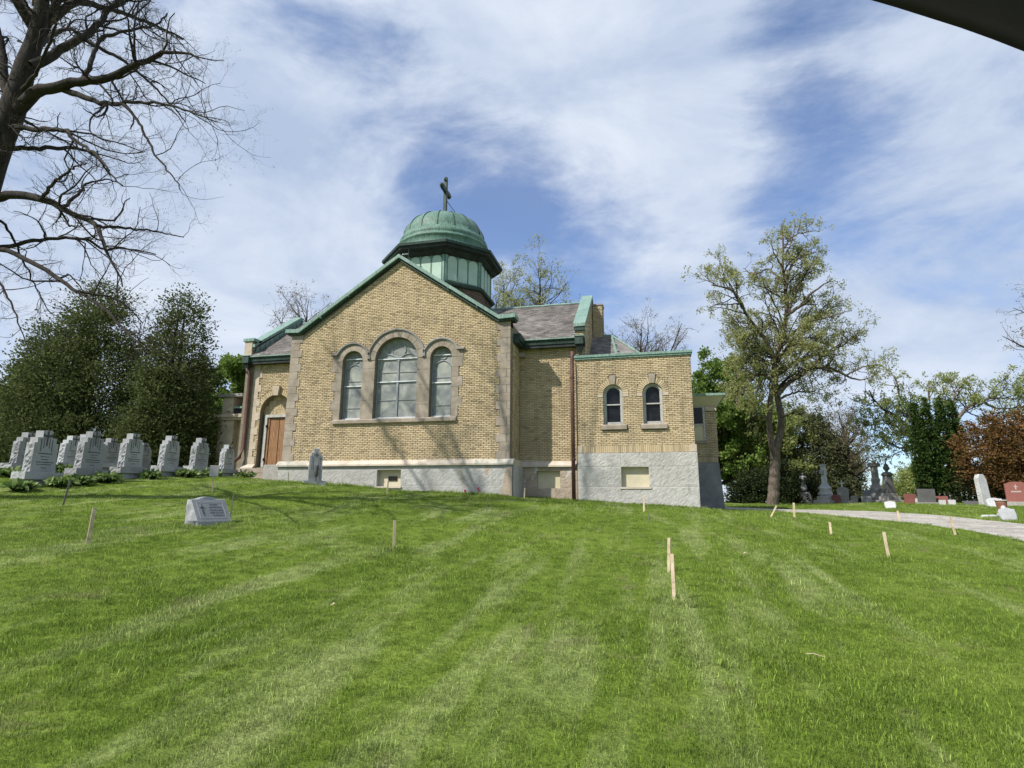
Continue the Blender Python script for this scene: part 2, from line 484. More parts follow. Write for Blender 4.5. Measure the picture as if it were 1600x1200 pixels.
def lawn_mats():
    t = NT('lawn_soil')
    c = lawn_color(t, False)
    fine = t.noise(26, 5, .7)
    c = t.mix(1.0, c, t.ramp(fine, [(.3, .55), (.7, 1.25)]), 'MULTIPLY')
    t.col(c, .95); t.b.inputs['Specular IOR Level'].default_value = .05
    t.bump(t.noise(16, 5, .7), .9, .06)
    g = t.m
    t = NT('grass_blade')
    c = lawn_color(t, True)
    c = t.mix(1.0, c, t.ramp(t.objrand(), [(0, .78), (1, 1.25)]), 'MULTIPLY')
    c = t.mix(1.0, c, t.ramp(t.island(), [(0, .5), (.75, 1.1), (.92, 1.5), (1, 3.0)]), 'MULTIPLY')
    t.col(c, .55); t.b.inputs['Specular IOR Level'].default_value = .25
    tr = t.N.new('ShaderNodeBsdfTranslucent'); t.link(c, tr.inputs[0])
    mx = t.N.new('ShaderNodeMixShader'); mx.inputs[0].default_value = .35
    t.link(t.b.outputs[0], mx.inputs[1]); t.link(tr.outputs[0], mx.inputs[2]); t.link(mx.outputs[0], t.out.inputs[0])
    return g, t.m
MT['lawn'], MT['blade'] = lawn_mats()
def road_mat():
    t = NT('worn_asphalt')
    c = t.ramp(t.noise(1.3, 6, .6, .5), [(.35, (.33, .305, .265)), (.65, (.46, .43, .375))])
    st = t.noise(1.1, 9, .78, 1.4)
    c = t.mix(t.ramp(t.math('ABSOLUTE', t.math('SUBTRACT', st, .5)), [(.0, .85), (.022, 0.0)]), c, (.10, .09, .08))
    c = t.mix(1.0, c, t.ramp(t.noise(60, 3, .7), [(.3, .8), (.7, 1.15)]), 'MULTIPLY')
    t.col(c, .95); t.bump(t.noise(50, 4, .7), .4, .01)
    return t.m
MT['road'] = road_mat()
# ------------------------------------------------------------------ terrain
TC=np.array([
(0,-3,-.05),(0,0,0),(-8,-3,.1),(8,-3,-.1),(0,3,.1),(-7,2,.3),(6,3,.0),(12,2,-.1),(15,8,.2),(-15,2,.7),
(-1.0,7.3,.44),(-3.3,8.9,.58),(-4.7,9.7,.76),(1.0,9.0,.5),(3.9,10.7,.56),(-9.0,10.5,1.1),(-8.9,7.3,.86),(4.4,17,1.05),(9.2,14.5,.72),
(-10.3,22.8,2.04),(-5.45,22.8,1.82),(-14.2,22.8,2.34),(-3.06,24.3,1.66),(1.74,24.3,1.42),(3.0,27.4,1.35),(-18,23,2.5),
(-17.2,16.2,2.33),(-17.3,20.8,2.6),(-18,13.5,2.1),(-16.2,13.2,1.9),(-21.7,16,2.6),(-24,25,3.0),(-28,20,3.0),(-30,10,2.4),(-22,8,1.5),
(12.6,11.6,.5),(15.3,15.3,1.04),(13,18,1.0),(10,20,.95),(6.5,24,1.12),(9,26.5,1.3),(3.5,29.5,1.32),(4,35,1.5),
(7.5,37,1.6),(14,35,1.7),(22,28,1.7),(28,18,1.4),(30,8,.6),(-10,38,2.2),(-25,38,2.8),(0,50,1.9),(-30,50,2.2),(25,45,1.6),(40,30,1.5),(-45,30,2.2),(-45,5,1.6),(45,0,.4)],float)
def _phi(r2): return .5*r2*np.log(r2+1e-9)
def _fit():
    P=TC[:,:2]/10; n=len(P); D=((P[:,None]-P[None])**2).sum(-1); K=_phi(D)+np.eye(n)*.004
    A=np.zeros((n+3,n+3)); A[:n,:n]=K; A[:n,n]=1; A[:n,n+1:]=P; A[n,:n]=1; A[n+1:,:n]=P.T
    return P,np.linalg.solve(A,np.r_[TC[:,2],0,0,0])
_P,_W=_fit()
def gz(x,y):
    x=np.asarray(x,float); y=np.asarray(y,float); sh=x.shape; X=np.c_[x.ravel(),y.ravel()]/10
    D=((X[:,None]-_P[None])**2).sum(-1); n=len(_P)
    z=_phi(D)@_W[:n]+_W[n]+X@_W[n+1:]
    r=np.hypot(X[:,0]*10,X[:,1]*10-15); t=np.clip((r-38)/30,0,1); t=t*t*(3-2*t)
    z=z*(1-t)+1.45*t
    return z.reshape(sh)

SE = 6.5
def axis(lo, hi, step, far):
    a = list(np.arange(lo, hi + 1e-6, step)); s = step; x = hi; y = lo
    while x < far: s *= 1.22; x += s; a.append(x)
    s = step
    while y > -far: s *= 1.22; y -= s; a.insert(0, y)
    return np.array(a)
gx = axis(-28, 24, .4, 2500); gy = axis(-4, 46, .4, 2500)
GX, GY = np.meshgrid(gx, gy)
GZ = gz(GX, GY)
r_ = np.random.RandomState(4)
GZ = GZ + .012 * np.sin(GX * 1.9 + 1.3 * np.sin(GY * .8)) * np.sin(GY * 1.4 + GX * .4)
nx, ny = len(gx), len(gy)
ii = np.arange((nx - 1) * (ny - 1)); ix = ii % (nx - 1); iy = ii // (nx - 1)
a = iy * nx + ix
ground = np_mesh('ground', np.c_[GX.ravel(), GY.ravel(), GZ.ravel()], quads=np.c_[a, a + 1, a + nx + 1, a + nx], mat=MT['lawn'], smooth=True)
tag(ground, kind='structure')

# road: near edge and width along its centre line (a curved cemetery lane)
RN = [(-3.5, -1.2), (-.4, 1.2), (2.2, 3.6), (4.6, 6.4), (6.4, 9.6), (7.5, 13.0), (8.2, 16.5), (8.3, 19.2), (8.0, 22.4), (6.75, 25.4), (4.9, 28.4), (2.2, 31.0), (-1.5, 33.0), (-6.0, 34.4), (-12, 35.5)]
def smooth_line(P, k=6):
    P = [V((x, y, 0)) for x, y in P]; out = []
    for i in range(len(P) - 1):
        p0, p1, p2, p3 = P[max(i - 1, 0)], P[i], P[i + 1], P[min(i + 2, len(P) - 1)]
        for j in range(k):
            t = j / k
            out.append(.5 * ((2 * p1) + (p2 - p0) * t + (2 * p0 - 5 * p1 + 4 * p2 - p3) * t * t + (3 * p1 - p0 - 3 * p2 + p3) * t ** 3))
    out.append(P[-1]); return out
rl = smooth_line(RN)
RW = 2.9
rv = []; rk = 9
for i, p in enumerate(rl):
    t = (rl[min(i + 1, len(rl) - 1)] - rl[max(i - 1, 0)]).normalized(); n = V((t.y, -t.x, 0))
    j = .05 * math.sin(i * 1.7) + .04 * math.sin(i * .63)
    for k in range(rk):
        q = p + n * (j * (1 - k / (rk - 1)) + RW * k / (rk - 1))
        rv.append((q.x, q.y))
rv = np.array(rv)
und = lambda X, Y: .012 * np.sin(X * 1.9 + 1.3 * np.sin(Y * .8)) * np.sin(Y * 1.4 + X * .4)
rz = gz(rv[:, 0], rv[:, 1]) + und(rv[:, 0], rv[:, 1]) + .028
edge = (np.arange(len(rv)) % rk == 0) | (np.arange(len(rv)) % rk == rk - 1)
rz[edge] -= .020
rq = [(i * rk + k, i * rk + k + 1, (i + 1) * rk + k + 1, (i + 1) * rk + k) for i in range(len(rl) - 1) for k in range(rk - 1)]
tag(np_mesh('road', np.c_[rv, rz], quads=rq, mat=MT['road'], smooth=True), kind='structure')
RC = np.array([(p.x, p.y) for p in rl])
RT = np.array([((rl[min(i + 1, len(rl) - 1)] - rl[max(i - 1, 0)]).normalized()[:2]) for i in range(len(rl))])
def on_road(X, Y, m=0.02):
    d = np.stack([X, Y], 1)[:, None] - RC[None]
    i = (d ** 2).sum(-1).argmin(1)
    q = d[np.arange(len(X)), i]; t = RT[i]
    side = q[:, 0] * t[:, 1] - q[:, 1] * t[:, 0]
    return (side > -m) & (side < RW + m)

# ------------------------------------------------------------------ grass
def tuft(name, seed, nb, rad, h0, h1, w, lean=.5):
    rs = np.random.RandomState(seed)
    a = rs.rand(nb) * 2 * np.pi; r = rad * np.sqrt(rs.rand(nb)); x = r * np.cos(a); y = r * np.sin(a)
    h = h0 + (h1 - h0) * rs.rand(nb); la = rs.rand(nb) * 2 * np.pi; ln = lean * h * (rs.rand(nb) ** 1.2) * 1.6
    fa = rs.rand(nb) * np.pi; ux, uy = np.cos(fa) * w / 2, np.sin(fa) * w / 2
    lx, ly = np.cos(la) * ln, np.sin(la) * ln
    z0 = np.full(nb, -.01)
    v = np.stack([np.stack([x - ux, y - uy, z0], 1), np.stack([x + ux, y + uy, z0], 1),
                  np.stack([x + lx * .35 + ux * .8, y + ly * .35 + uy * .8, h * .6], 1), np.stack([x + lx * .35 - ux * .8, y + ly * .35 - uy * .8, h * .6], 1),
                  np.stack([x + lx, y + ly, h * (1 - .25 * (ln / (h + 1e-6)))], 1)], 1).reshape(-1, 3)
    b = np.arange(nb)[:, None] * 5
    me_o = np_mesh(name, v, quads=b + np.array([[0, 1, 2, 3]]), tris=b + np.array([[3, 2, 4]]), mat=MT['blade'])
    COL.objects.unlink(me_o)
    return me_o

def scatter(name, pts, rots, scl, sources, label, cat):
    """one stuff object: points carrying rot / scale / pick, tufts instanced on them by geometry nodes"""
    me = bpy.data.meshes.new(name); me.vertices.add(len(pts)); me.vertices.foreach_set('co', np.asarray(pts, np.float32).ravel())
    for nm, ty, dat in (('rot', 'FLOAT_VECTOR', rots), ('scl', 'FLOAT', scl)):
        at = me.attributes.new(nm, ty, 'POINT')
        at.data.foreach_set('vector' if ty == 'FLOAT_VECTOR' else 'value', np.asarray(dat, np.float32).ravel())
    o = bpy.data.objects.new(name, me); COL.objects.link(o)
    c = bpy.data.collections.new(name + '_sources')
    for s_ in sources: c.objects.link(s_)
    g = bpy.data.node_groups.new(name, 'GeometryNodeTree')
    g.interface.new_socket('Geometry', in_out='INPUT', socket_type='NodeSocketGeometry')
    g.interface.new_socket('Geometry', in_out='OUTPUT', socket_type='NodeSocketGeometry')
    N, L = g.nodes, g.links
    gi, go = N.new('NodeGroupInput'), N.new('NodeGroupOutput')
    ci = N.new('GeometryNodeCollectionInfo'); ci.inputs['Collection'].default_value = c
    ci.inputs['Separate Children'].default_value = True; ci.inputs['Reset Children'].default_value = True
    ip = N.new('GeometryNodeInstanceOnPoints'); ip.inputs['Pick Instance'].default_value = True
    ar = N.new('GeometryNodeInputNamedAttribute'); ar.data_type = 'FLOAT_VECTOR'; ar.inputs[0].default_value = 'rot'
    as_ = N.new('GeometryNodeInputNamedAttribute'); as_.data_type = 'FLOAT'; as_.inputs[0].default_value = 'scl'
    e2r = N.new('FunctionNodeEulerToRotation')
    L.new(ar.outputs[0], e2r.inputs[0])
    L.new(gi.outputs[0], ip.inputs['Points']); L.new(ci.outputs[0], ip.inputs['Instance'])
    L.new(e2r.outputs[0], ip.inputs['Rotation']); L.new(as_.outputs[0], ip.inputs['Scale'])
    L.new(ip.outputs[0], go.inputs[0])
    md = o.modifiers.new('scatter', 'NODES'); md.node_group = g
    return tag(o, label, cat, kind='stuff')

CHAPEL_FOOT = [(-16.3, -5.4, 22.85, 33), (-19.5, -2.6, 24.5, 33), (-3.15, 1.85, 24.40, 33), (1.7, 3.1, 27.4, 31), (-19.4, -15.9, 22.85, 24.8), (-24.2, -19.3, 26.2, 31)]
def in_house(X, Y):
    m = np.zeros(len(X), bool)
    for x0, x1, y0, y1 in CHAPEL_FOOT: m |= (X > x0) & (X < x1) & (Y > y0) & (Y < y1)
    return m
def grass():
    rs = np.random.RandomState(11)
    fx, fy = -math.sin(YAW), math.cos(YAW); rx, ry = math.cos(YAW), math.sin(YAW)
    P = []
    for d0, d1, dens, s in ((1.6, 4.6, 250, .68), (4.6, 7.5, 180, .76), (7.5, 12, 95, .86), (12, 18, 42, 1.0), (18, 27, 18, 1.25)):
        area = (d1 - d0) * (d0 + d1) * 1.4
        n = int(area * dens)
        d = np.sqrt(rs.uniform(d0 ** 2, d1 ** 2, n)); l = rs.uniform(-1.35, 1.45, n) * d
        X = fx * d + rx * l; Y = fy * d + ry * l
        P.append(np.c_[X, Y, s * rs.uniform(.75, 1.25, n)])
    # the verge beyond the road
    n = 9000
    X = rs.uniform(4, 19, n); Y = rs.uniform(20, 38, n)
    P.append(np.c_[X, Y, rs.uniform(1.0, 1.6, n)])
    # longer fringe along the foot of the walls
    for (x0, y0, x1, y1, k) in ((-16.2, 22.74, -5.4, 22.74, 420), (-5.4, 24.50, -3.1, 24.50, 90), (-3.1, 24.32, 1.9, 24.32, 200)):
        t = rs.rand(k); P.append(np.c_[x0 + (x1 - x0) * t, y0 + (y1 - y0) * t - np.abs(rs.normal(0, .06, k)), rs.uniform(1.2, 2.9, k)])
    # rougher tufts round the marker and stakes
    for (x, y, r, k) in ((-9.0, 10.4, .55, 90), (.22, 7.7, .25, 30), (-4.5, 9.8, .2, 20), (4.03, 11.9, .2, 20), (-13.9, 20.9, .6, 50)):
        a = rs.rand(k) * 6.28; P.append(np.c_[x + np.cos(a) * r * rs.uniform(.6, 1.05, k), y + np.sin(a) * r * .6 * rs.uniform(.8, 1.1, k), rs.uniform(1.2, 1.9, k)])
    P = np.concatenate(P)
    keep = ~on_road(P[:, 0], P[:, 1]) & ~in_house(P[:, 0], P[:, 1])
    # thin, worn spots
    nz = np.sin(P[:, 0] * 2.1 + 1.7 * np.sin(P[:, 1] * 1.3)) * np.sin(P[:, 1] * 2.6 + P[:, 0])
    keep &= ~((nz > .8) & (rs.rand(len(P)) < .45))
    P = P[keep]
    z = gz(P[:, 0], P[:, 1]) + .012 * np.sin(P[:, 0] * 1.9 + 1.3 * np.sin(P[:, 1] * .8)) * np.sin(P[:, 1] * 1.4 + P[:, 0] * .4)
    hh = 1 + .25 * np.sin(P[:, 0] * 1.1 + P[:, 1] * .7) * np.sin(P[:, 1] * .9)
    rot = np.c_[rs.normal(0, .12, len(P)), rs.normal(0, .12, len(P)), rs.rand(len(P)) * 6.28]
    src = [tuft('grass_tuft', k, 46, .115, .014, .050, .0046, .95) for k in range(5)] + [tuft('grass_tuft', 9, 20, .10, .03, .085, .006, 1.0)]
    scatter('lawn_grass', np.c_[P[:, 0], P[:, 1], z], rot, P[:, 2] * hh, src, 'mown green grass covering the slope in front of the chapel', 'grass')
grass()

# ------------------------------------------------------------------ chapel
CB = (-8.0, 25.0, 2.0)
chapel = thing('chapel', CB, 'yellow brick chapel with green copper dome, cross and tall triple arched window', 'chapel')
def part(mb, name, mat, parent=None, **k):
    o = mb.build(name, MT[mat] if isinstance(mat, str) else mat, parent or chapel, world_at=CB, **k)
    return o

class Frame:
    """vertical wall frame: u runs along the wall, z up, e outwards"""
    def __init__(s, o, u, n): s.o = V(o); s.u = V(u); s.n = V(n)
    def p(s, a, z, e): q = s.o + s.u * a + s.n * e; return (q.x, q.y, z)
FRONT = lambda Y: Frame((0, Y, 0), (1, 0, 0), (0, -1, 0))

def fbox(mb, fr, a0, a1, z0, z1, e0, e1, dz=(0, 0)):
    P = fr.p
    mb.add([P(a0, z0, e0), P(a1, z0, e0), P(a1, z0, e1), P(a0, z0, e1), P(a0, z1, e0), P(a1, z1, e0), P(a1, z1 + dz[0], e1), P(a0, z1 + dz[0], e1)],
           [(0, 3, 2, 1), (4, 5, 6, 7), (0, 1, 5, 4), (1, 2, 6, 5), (2, 3, 7, 6), (3, 0, 4, 7)])

def subtract(iv, cuts):
    for c0, c1 in cuts:
        out = []
        for a, b in iv:
            if c1 <= a or c0 >= b: out.append((a, b)); continue
            if c0 > a: out.append((a, c0))
            if c1 < b: out.append((c1, b))
        iv = out
    return iv

def bricks(fr, z0, z1, ivals, name='brickwork', mat='brick', seed=1, course=.078, blen=.225, parent=None):
    rg = rnd(seed); vs = []; fs = []; k = 0; z = z0
    J = .014
    while z + course * .6 < z1:
        h = course - J; off = (blen / 2 if k % 2 else 0) + rg.uniform(-.01, .01)
        for a0, a1 in ivals(z + course / 2):
            i = math.floor((a0 - off) / blen); x = off + i * blen
            while x < a1:
                p0, p1 = max(x, a0) + J / 2, min(x + blen, a1) - J / 2
                if p1 - p0 > .035:
                    e = .016 + rg.uniform(0, .016); t = rg.uniform(-.006, .006); zj = rg.uniform(-.003, .003)
                    b = len(vs); P = fr.p; q = .006
                    vs += [P(p0, z + zj, 0), P(p1, z + zj, 0), P(p1, z + h + zj, 0), P(p0, z + h + zj, 0),
                           P(p0 + q, z + q + zj, e + t), P(p1 - q, z + q + zj, e - t), P(p1 - q, z + h - q + zj, e - t), P(p0 + q, z + h - q + zj, e + t)]
                    fs += [(b + 4, b + 5, b + 6, b + 7), (b, b + 1, b + 5, b + 4), (b + 1, b + 2, b + 6, b + 5), (b + 2, b + 3, b + 7, b + 6), (b + 3, b, b + 4, b + 7)]
                x += blen
        z += course; k += 1
    me = MB(); me.v = vs; me.f = fs
    o = part(me, name, mat, parent, fixn=False)
    o['kind'] = 'stuff'
    return o

def wall_plate(mb, fr, outer, holes, depth):
    """flat backing with openings and their reveals, e = 0 towards e = -depth"""
    loops = [[V((a, z, 0)) for a, z in outer]] + [[V((a, z, 0)) for a, z in h] for h in holes]
    flat = [p for l in loops for p in l]
    tri = tessellate_polygon(loops)
    mb.add([fr.p(p.x, p.y, 0) for p in flat], [tuple(t) for t in tri])
    for h in holes:
        n = len(h)
        mb.add([fr.p(a, z, 0) for a, z in h] + [fr.p(a, z, -depth) for a, z in h], [(i, (i + 1) % n, n + (i + 1) % n, n + i) for i in range(n)])

def arch_loop(cx, r, zb, zs, n=16):
    return [(cx - r, zb), (cx + r, zb)] + [(cx + r * math.cos(math.pi * i / n), zs + r * math.sin(math.pi * i / n)) for i in range(n + 1)]

def arc_block(fr, cx, cz, r0, r1, t0, t1, e0, e1, n=4, mb=None):
    mb = mb or MB(); P = []
    for e in (e0, e1):
        for r in (r0, r1):
            for i in range(n + 1):
                t = t0 + (t1 - t0) * i / n
                P.append(fr.p(cx + r * math.cos(t), cz + r * math.sin(t), e))
    m = n + 1; A, B, C_, D = 0, m, 2 * m, 3 * m; fs = []
    for i in range(n):
        fs += [(A + i, A + i + 1, B + i + 1, B + i), (C_ + i, D + i, D + i + 1, C_ + i + 1), (A + i, C_ + i, C_ + i + 1, A + i + 1), (B + i, B + i + 1, D + i + 1, D + i)]
    fs += [(A, B, D, C_), (A + n, C_ + n, D + n, B + n)]
    return mb.add(P, fs)

# ---- nave front, Y = 23
NV = FRONT(23.0)
CX = -10.87
TRI = [(-12.97, .50, 7.82), (-10.85, 1.01, 7.83), (-8.73, .50, 7.80)]     # centre, radius, spring line
GS = .70                                                                  # gable slope
apz = 12.48
def gtop(x): return min(apz - GS * abs(x - CX), 9.28 + 10)
mb = MB()
outer = [(-16.2, 3.0), (-5.62, 3.0), (-5.62, 9.26), (-6.16, 9.24), (CX, apz), (-15.66, 9.24), (-16.2, 9.26)]
wall_plate(mb, NV, outer, [arch_loop(c, r, 5.18, s) for c, r, s in TRI], .45)
part(mb, 'nave_front_wall', 'mortar')
mb = MB()
mb.box(-16.2, -15.9, 23.02, 28, 3.0, 9.0).box(-5.92, -5.62, 23.02, 25, 3.0, 9.2).box(-15.9, -5.92, 23.5, 23.6, 3.0, 5.1)
mb.prism([(23.02, 9.0), (23.4, 9.0), (23.4, 9.3), (23.02, 9.3)], 'x', -16.2, -5.62)
part(mb, 'nave_side_wall', 'mortar')
part(MB().prism([(-15.9, 5.1), (-5.9, 5.1), (-5.9, 9.2), (CX, 12.3), (-15.9, 9.2)], 'y', 23.52, 23.6), 'nave_inner_wall', 'dark_inside')

QH = .343
def quoin_w(i, right):
    return (.62 if i % 2 == 0 else .46) if right else (.60 if i % 2 == 0 else .46)
def nave_iv(z):
    q = min(int((z - 3.36) / QH), 16)
    L = -16.2 + quoin_w(q, False) + .0; R = -5.62 - quoin_w(q, True)
    if z > 9.2: L, R = -99, 99
    half = (apz - .02 - z) / GS
    iv = [(max(L, CX - half), min(R, CX + half))]
    cuts = []
    if 4.98 < z < 5.18: cuts.append((-13.78, -7.96))
    if 5.18 <= z < 8.22:
        j = int((z - 5.18) / .435)
        w = .50 if j % 2 else .32
        if z > 7.8: w = .52
        cuts.append((-13.47 - w, -8.23 + w))
    for c, r, s in TRI:
        ro = 1.37 if r > .9 else .88
        if z >= 7.8 and abs(z - s) < ro:
            h = math.sqrt(ro * ro - (z - s) ** 2); cuts.append((c - h, c + h))
    if 7.8 < z < 8.3: cuts.append((-12.4, -9.3))
    return [i for i in subtract(iv, cuts) if i[1] - i[0] > .04]
bricks(NV, 3.37, 12.4, nave_iv, seed=2)

# quoins, one stone each
rg = rnd(8)
for side in (0, 1):
    for i in range(17):
        z0 = 3.365 + i * QH; w = quoin_w(i, side)
        a0, a1 = (-16.2, -16.2 + w) if side == 0 else (-5.62 - w, -5.62)
        h = QH if i < 16 else .40
        m = MB().cbox(a0 + .004, a1 - .004, 22.962 + rg.uniform(-.004, .004), 23.25, z0 + .004, z0 + h - .004, .008)
        if side and i % 2 == 0: m = MB().cbox(a0 + .004, a1 - .16, 22.962 + rg.uniform(-.004, .004), 23.25, z0 + .004, z0 + h - .004, .008).cbox(a1 - .152, a1 - .004, 22.964, 23.25, z0 + .004, z0 + h - .004, .008)
        part(m, 'quoin_stone', 'stone')
# window surround stones
for side in (0, 1):
    for j in range(7):
        z0 = 5.18 + j * .435; z1 = z0 + .435 if j < 6 else 8.22
        w = (.50 if j % 2 else .32) if j < 6 else .52
        c = -13.47 if side == 0 else -8.23
        a0, a1 = (c - w, c) if side == 0 else (c, c + w)
        part(MB().cbox(a0 + .003, a1 - .003, 22.966 + rg.uniform(-.005, .005), 23.3, z0 + .003, z1 - .003, .007), 'jamb_stone', 'stone')
for k, (a0, a1) in enumerate(((-12.47, -11.86), (-9.84, -9.23))):
    cuts = (5.18, 6.02, 6.90, 7.45, 7.82) if k == 0 else (5.18, 5.75, 6.62, 7.30, 7.82)
    for z0, z1 in zip(cuts[:-1], cuts[1:]):
        part(MB().cbox(a0 + .002, a1 - .002, 22.968 + rg.uniform(-.004, .004), 23.3, z0 + .003, z1 - .003, .007), 'pier_stone', 'stone')
for c, r, s in TRI:
    big = r > .9; n = 9 if big else 7; ro = 1.27 if big else .76
    for i in range(n):
        t0, t1 = math.pi * i / n, math.pi * (i + 1) / n
        part(arc_block(NV, c, s, r, ro, t0 + .008, t1 - .008, -.3, .040 + (.012 if big else 0) + rg.uniform(0, .004)), 'arch_stone', 'stone')
    # hood moulding, a curved drip course with a hollow below
    t0 = math.radians(2 if big else (2 if c > CX else 26)); t1 = math.pi - math.radians(2 if big else (26 if c > CX else 2))
    if c < CX and not big: t0, t1 = math.radians(4), math.pi - math.radians(24)
    if c > CX and not big: t0, t1 = math.radians(24), math.pi - math.radians(4)
    m = MB()
    arc_block(NV, c, s, ro, ro + .06, t0, t1, 0, .07, 18, m)
    arc_block(NV, c, s, ro + .06, ro + .125, t0, t1, 0, .12, 18, m)
    part(m, 'hood_moulding', 'granite_brown' if c < -8.8 else 'granite_brown', smooth=False)
m = MB(); m.box(-14.02, -13.72, 22.85, 23.02, 8.13, 8.22); part(m, 'label_stop', 'granite_brown')
m = MB(); m.box(-7.98, -7.66, 22.85, 23.02, 8.10, 8.19); part(m, 'label_stop', 'granite_brown')
for c in (-12.13, -9.57): part(MB().prism([(c - .28, 7.82), (c + .28, 7.82), (c + .10, 8.28), (c - .10, 8.28)], 'y', 22.985, 23.2), 'spandrel_stone', 'stone')
for a0, a1 in ((-13.78, -12.0), (-12.0, -9.4), (-9.4, -7.96)):
    part(MB().prism([(22.86, 4.99), (23.3, 4.99), (23.3, 5.18), (22.97, 5.18), (22.86, 5.12)], 'x', a0 + .003, a1 - .003), 'window_sill_stone', 'stone')

# glazing
def tri_window(c, r, s, big):
    zb = 5.2; Y0 = 23.20
    w = part(MB().prism(arch_loop(c, r - .005, zb, s, 20), 'y', Y0 + .05, Y0 + .08), 'window', 'glazing')
    w['label'] = 'broad round-headed middle window' if big else 'narrow round-headed side window'
    wp = V(CB)
    def sub(m, n, mt): return m.build(n, MT[mt], w, world_at=CB)
    # arch frame
    m = MB(); pts = [(c - r + .03, Y0 + .03, zb)] + [(c - (r - .03) * math.cos(math.pi * i / 20), Y0 + .03, s + (r - .03) * math.sin(math.pi * i / 20)) for i in range(21)] + [(c + r - .03, Y0 + .03, zb)]
    m.tube(pts, .028, 6); sub(m, 'frame', 'tracery')
    # pale horizontal bars of the storm glazing
    bars = ((zb + .03, .03), (6.85 if big else 6.72, .022), (s + .07 if big else s + .16, .022))
    for z, t in bars:
        h = r - .02 if z < s else math.sqrt(max(.01, (r - .02) ** 2 - (z - s) ** 2))
        sub(MB().box(c - h, c + h, Y0 - .015, Y0 + .02, z - t, z + t), 'bar', 'metal_bar')
    m = MB(); yy = Y0 + .035
    if big:
        m.box(c - .045, c + .045, yy - .03, yy + .012, zb, s + .05)
        ring = [(c + .33 * math.cos(a), yy, s + .45 + .33 * math.sin(a)) for a in np.linspace(0, 2 * math.pi, 25)]
        m.tube(ring, .03, 6, False)
        for sg in (-1, 1):
            m.tube([(c + sg * .5 + .44 * math.cos(a), yy, s - .05 + .44 * math.sin(a) * .75) for a in np.linspace(0, math.pi, 15)], .026, 6, False)
            m.box(c + sg * .5 - .46, c + sg * .5 - .44, yy, yy + .01, zb, s)
            for z in (6.02, 7.28): m.box(c + sg * .5 - .43, c + sg * .5 + .43, yy - .012, yy + .01, z - .012, z + .012)
    else:
        m.tube([(c + .19 * math.cos(a), yy, s + .16 + .19 * math.sin(a)) for a in np.linspace(0, 2 * math.pi, 21)], .024, 6, False)
        m.tube([(c + .39 * math.cos(a), yy, s - .5 + .40 * math.sin(a)) for a in np.linspace(0, math.pi, 17)], .026, 6, False)
        m.box(c - .40, c - .375, yy - .01, yy + .01, zb, s - .5); m.box(c + .375, c + .40, yy - .01, yy + .01, zb, s - .5)
        for z in (5.72, 6.95): m.box(c - .38, c + .38, yy - .012, yy + .01, z - .014, z + .014)
    sub(m, 'tracery', 'tracery')
for c, r, s in TRI: tri_window(c, r, s, r > .9)

# copper coping of the front gable
def coping(x0, x1, zt):
    return None
m = MB()
prof_top = [(-16.42, 9.50), (-15.74, 9.47), (CX, 12.74), (-6.10, 9.47), (-5.38, 9.50)]
def band(mb, top, th, y0, y1):
    n = len(top); poly = top + [(x, z - th * (1.18 if 0 < i < n - 1 else 1.0)) for i, (x, z) in reversed(list(enumerate(top)))]
    for i in range(n - 1):
        q = [top[i], top[i + 1], (top[i + 1][0], top[i + 1][1] - th), (top[i][0], top[i][1] - th)]
        mb.prism(q, 'y', y0, y1)
band(m, prof_top, .17, 22.74, 23.42)
part(m, 'gable_coping', 'copper')
m = MB(); band(m, [(x * 1.0 + (.05 if x < CX else -.05), z - .172) for x, z in prof_top], .085, 22.84, 23.36)
part(m, 'coping_drip', 'copper_dark')
for s_ in (.22, .5, .78):
    for sg in (-1, 1):
        x = CX + sg * 4.85 * s_; z = 12.74 - .703 * 4.85 * s_
        part(MB().prism([(x - .015, z + .03), (x + .015, z + .03), (x + .015, z - .16), (x - .015, z - .16)], 'y', 22.73, 23.43), 'coping_seam', 'copper')
# water table and painted base
def water_table(x0, x1, Y, zt=3.37, zb=3.12, out=.20):
    xs = list(np.arange(x0, x1 - .8, 1.55)) + [x1]
    for a, b in zip(xs[:-1], xs[1:]):
        part(MB().prism([(Y - out, zb), (Y + .02, zb), (Y + .02, zt), (Y - .03, zt), (Y - out, zb + .07)], 'x', a + .002, b - .002), 'water_table_stone', 'sill_green' if (Y < 23.1 and (b > -5.6 or a < -16)) else 'sill')
water_table(-16.36, -5.45, 23.0)
water_table(-5.60, -3.1, 24.7)
part(MB().prism([(-.2 + 23, 3.12), (23.0, 3.37), (24.6, 3.37), (24.6, 3.12)], 'x', -5.6, -5.44), 'water_table_stone', 'sill')

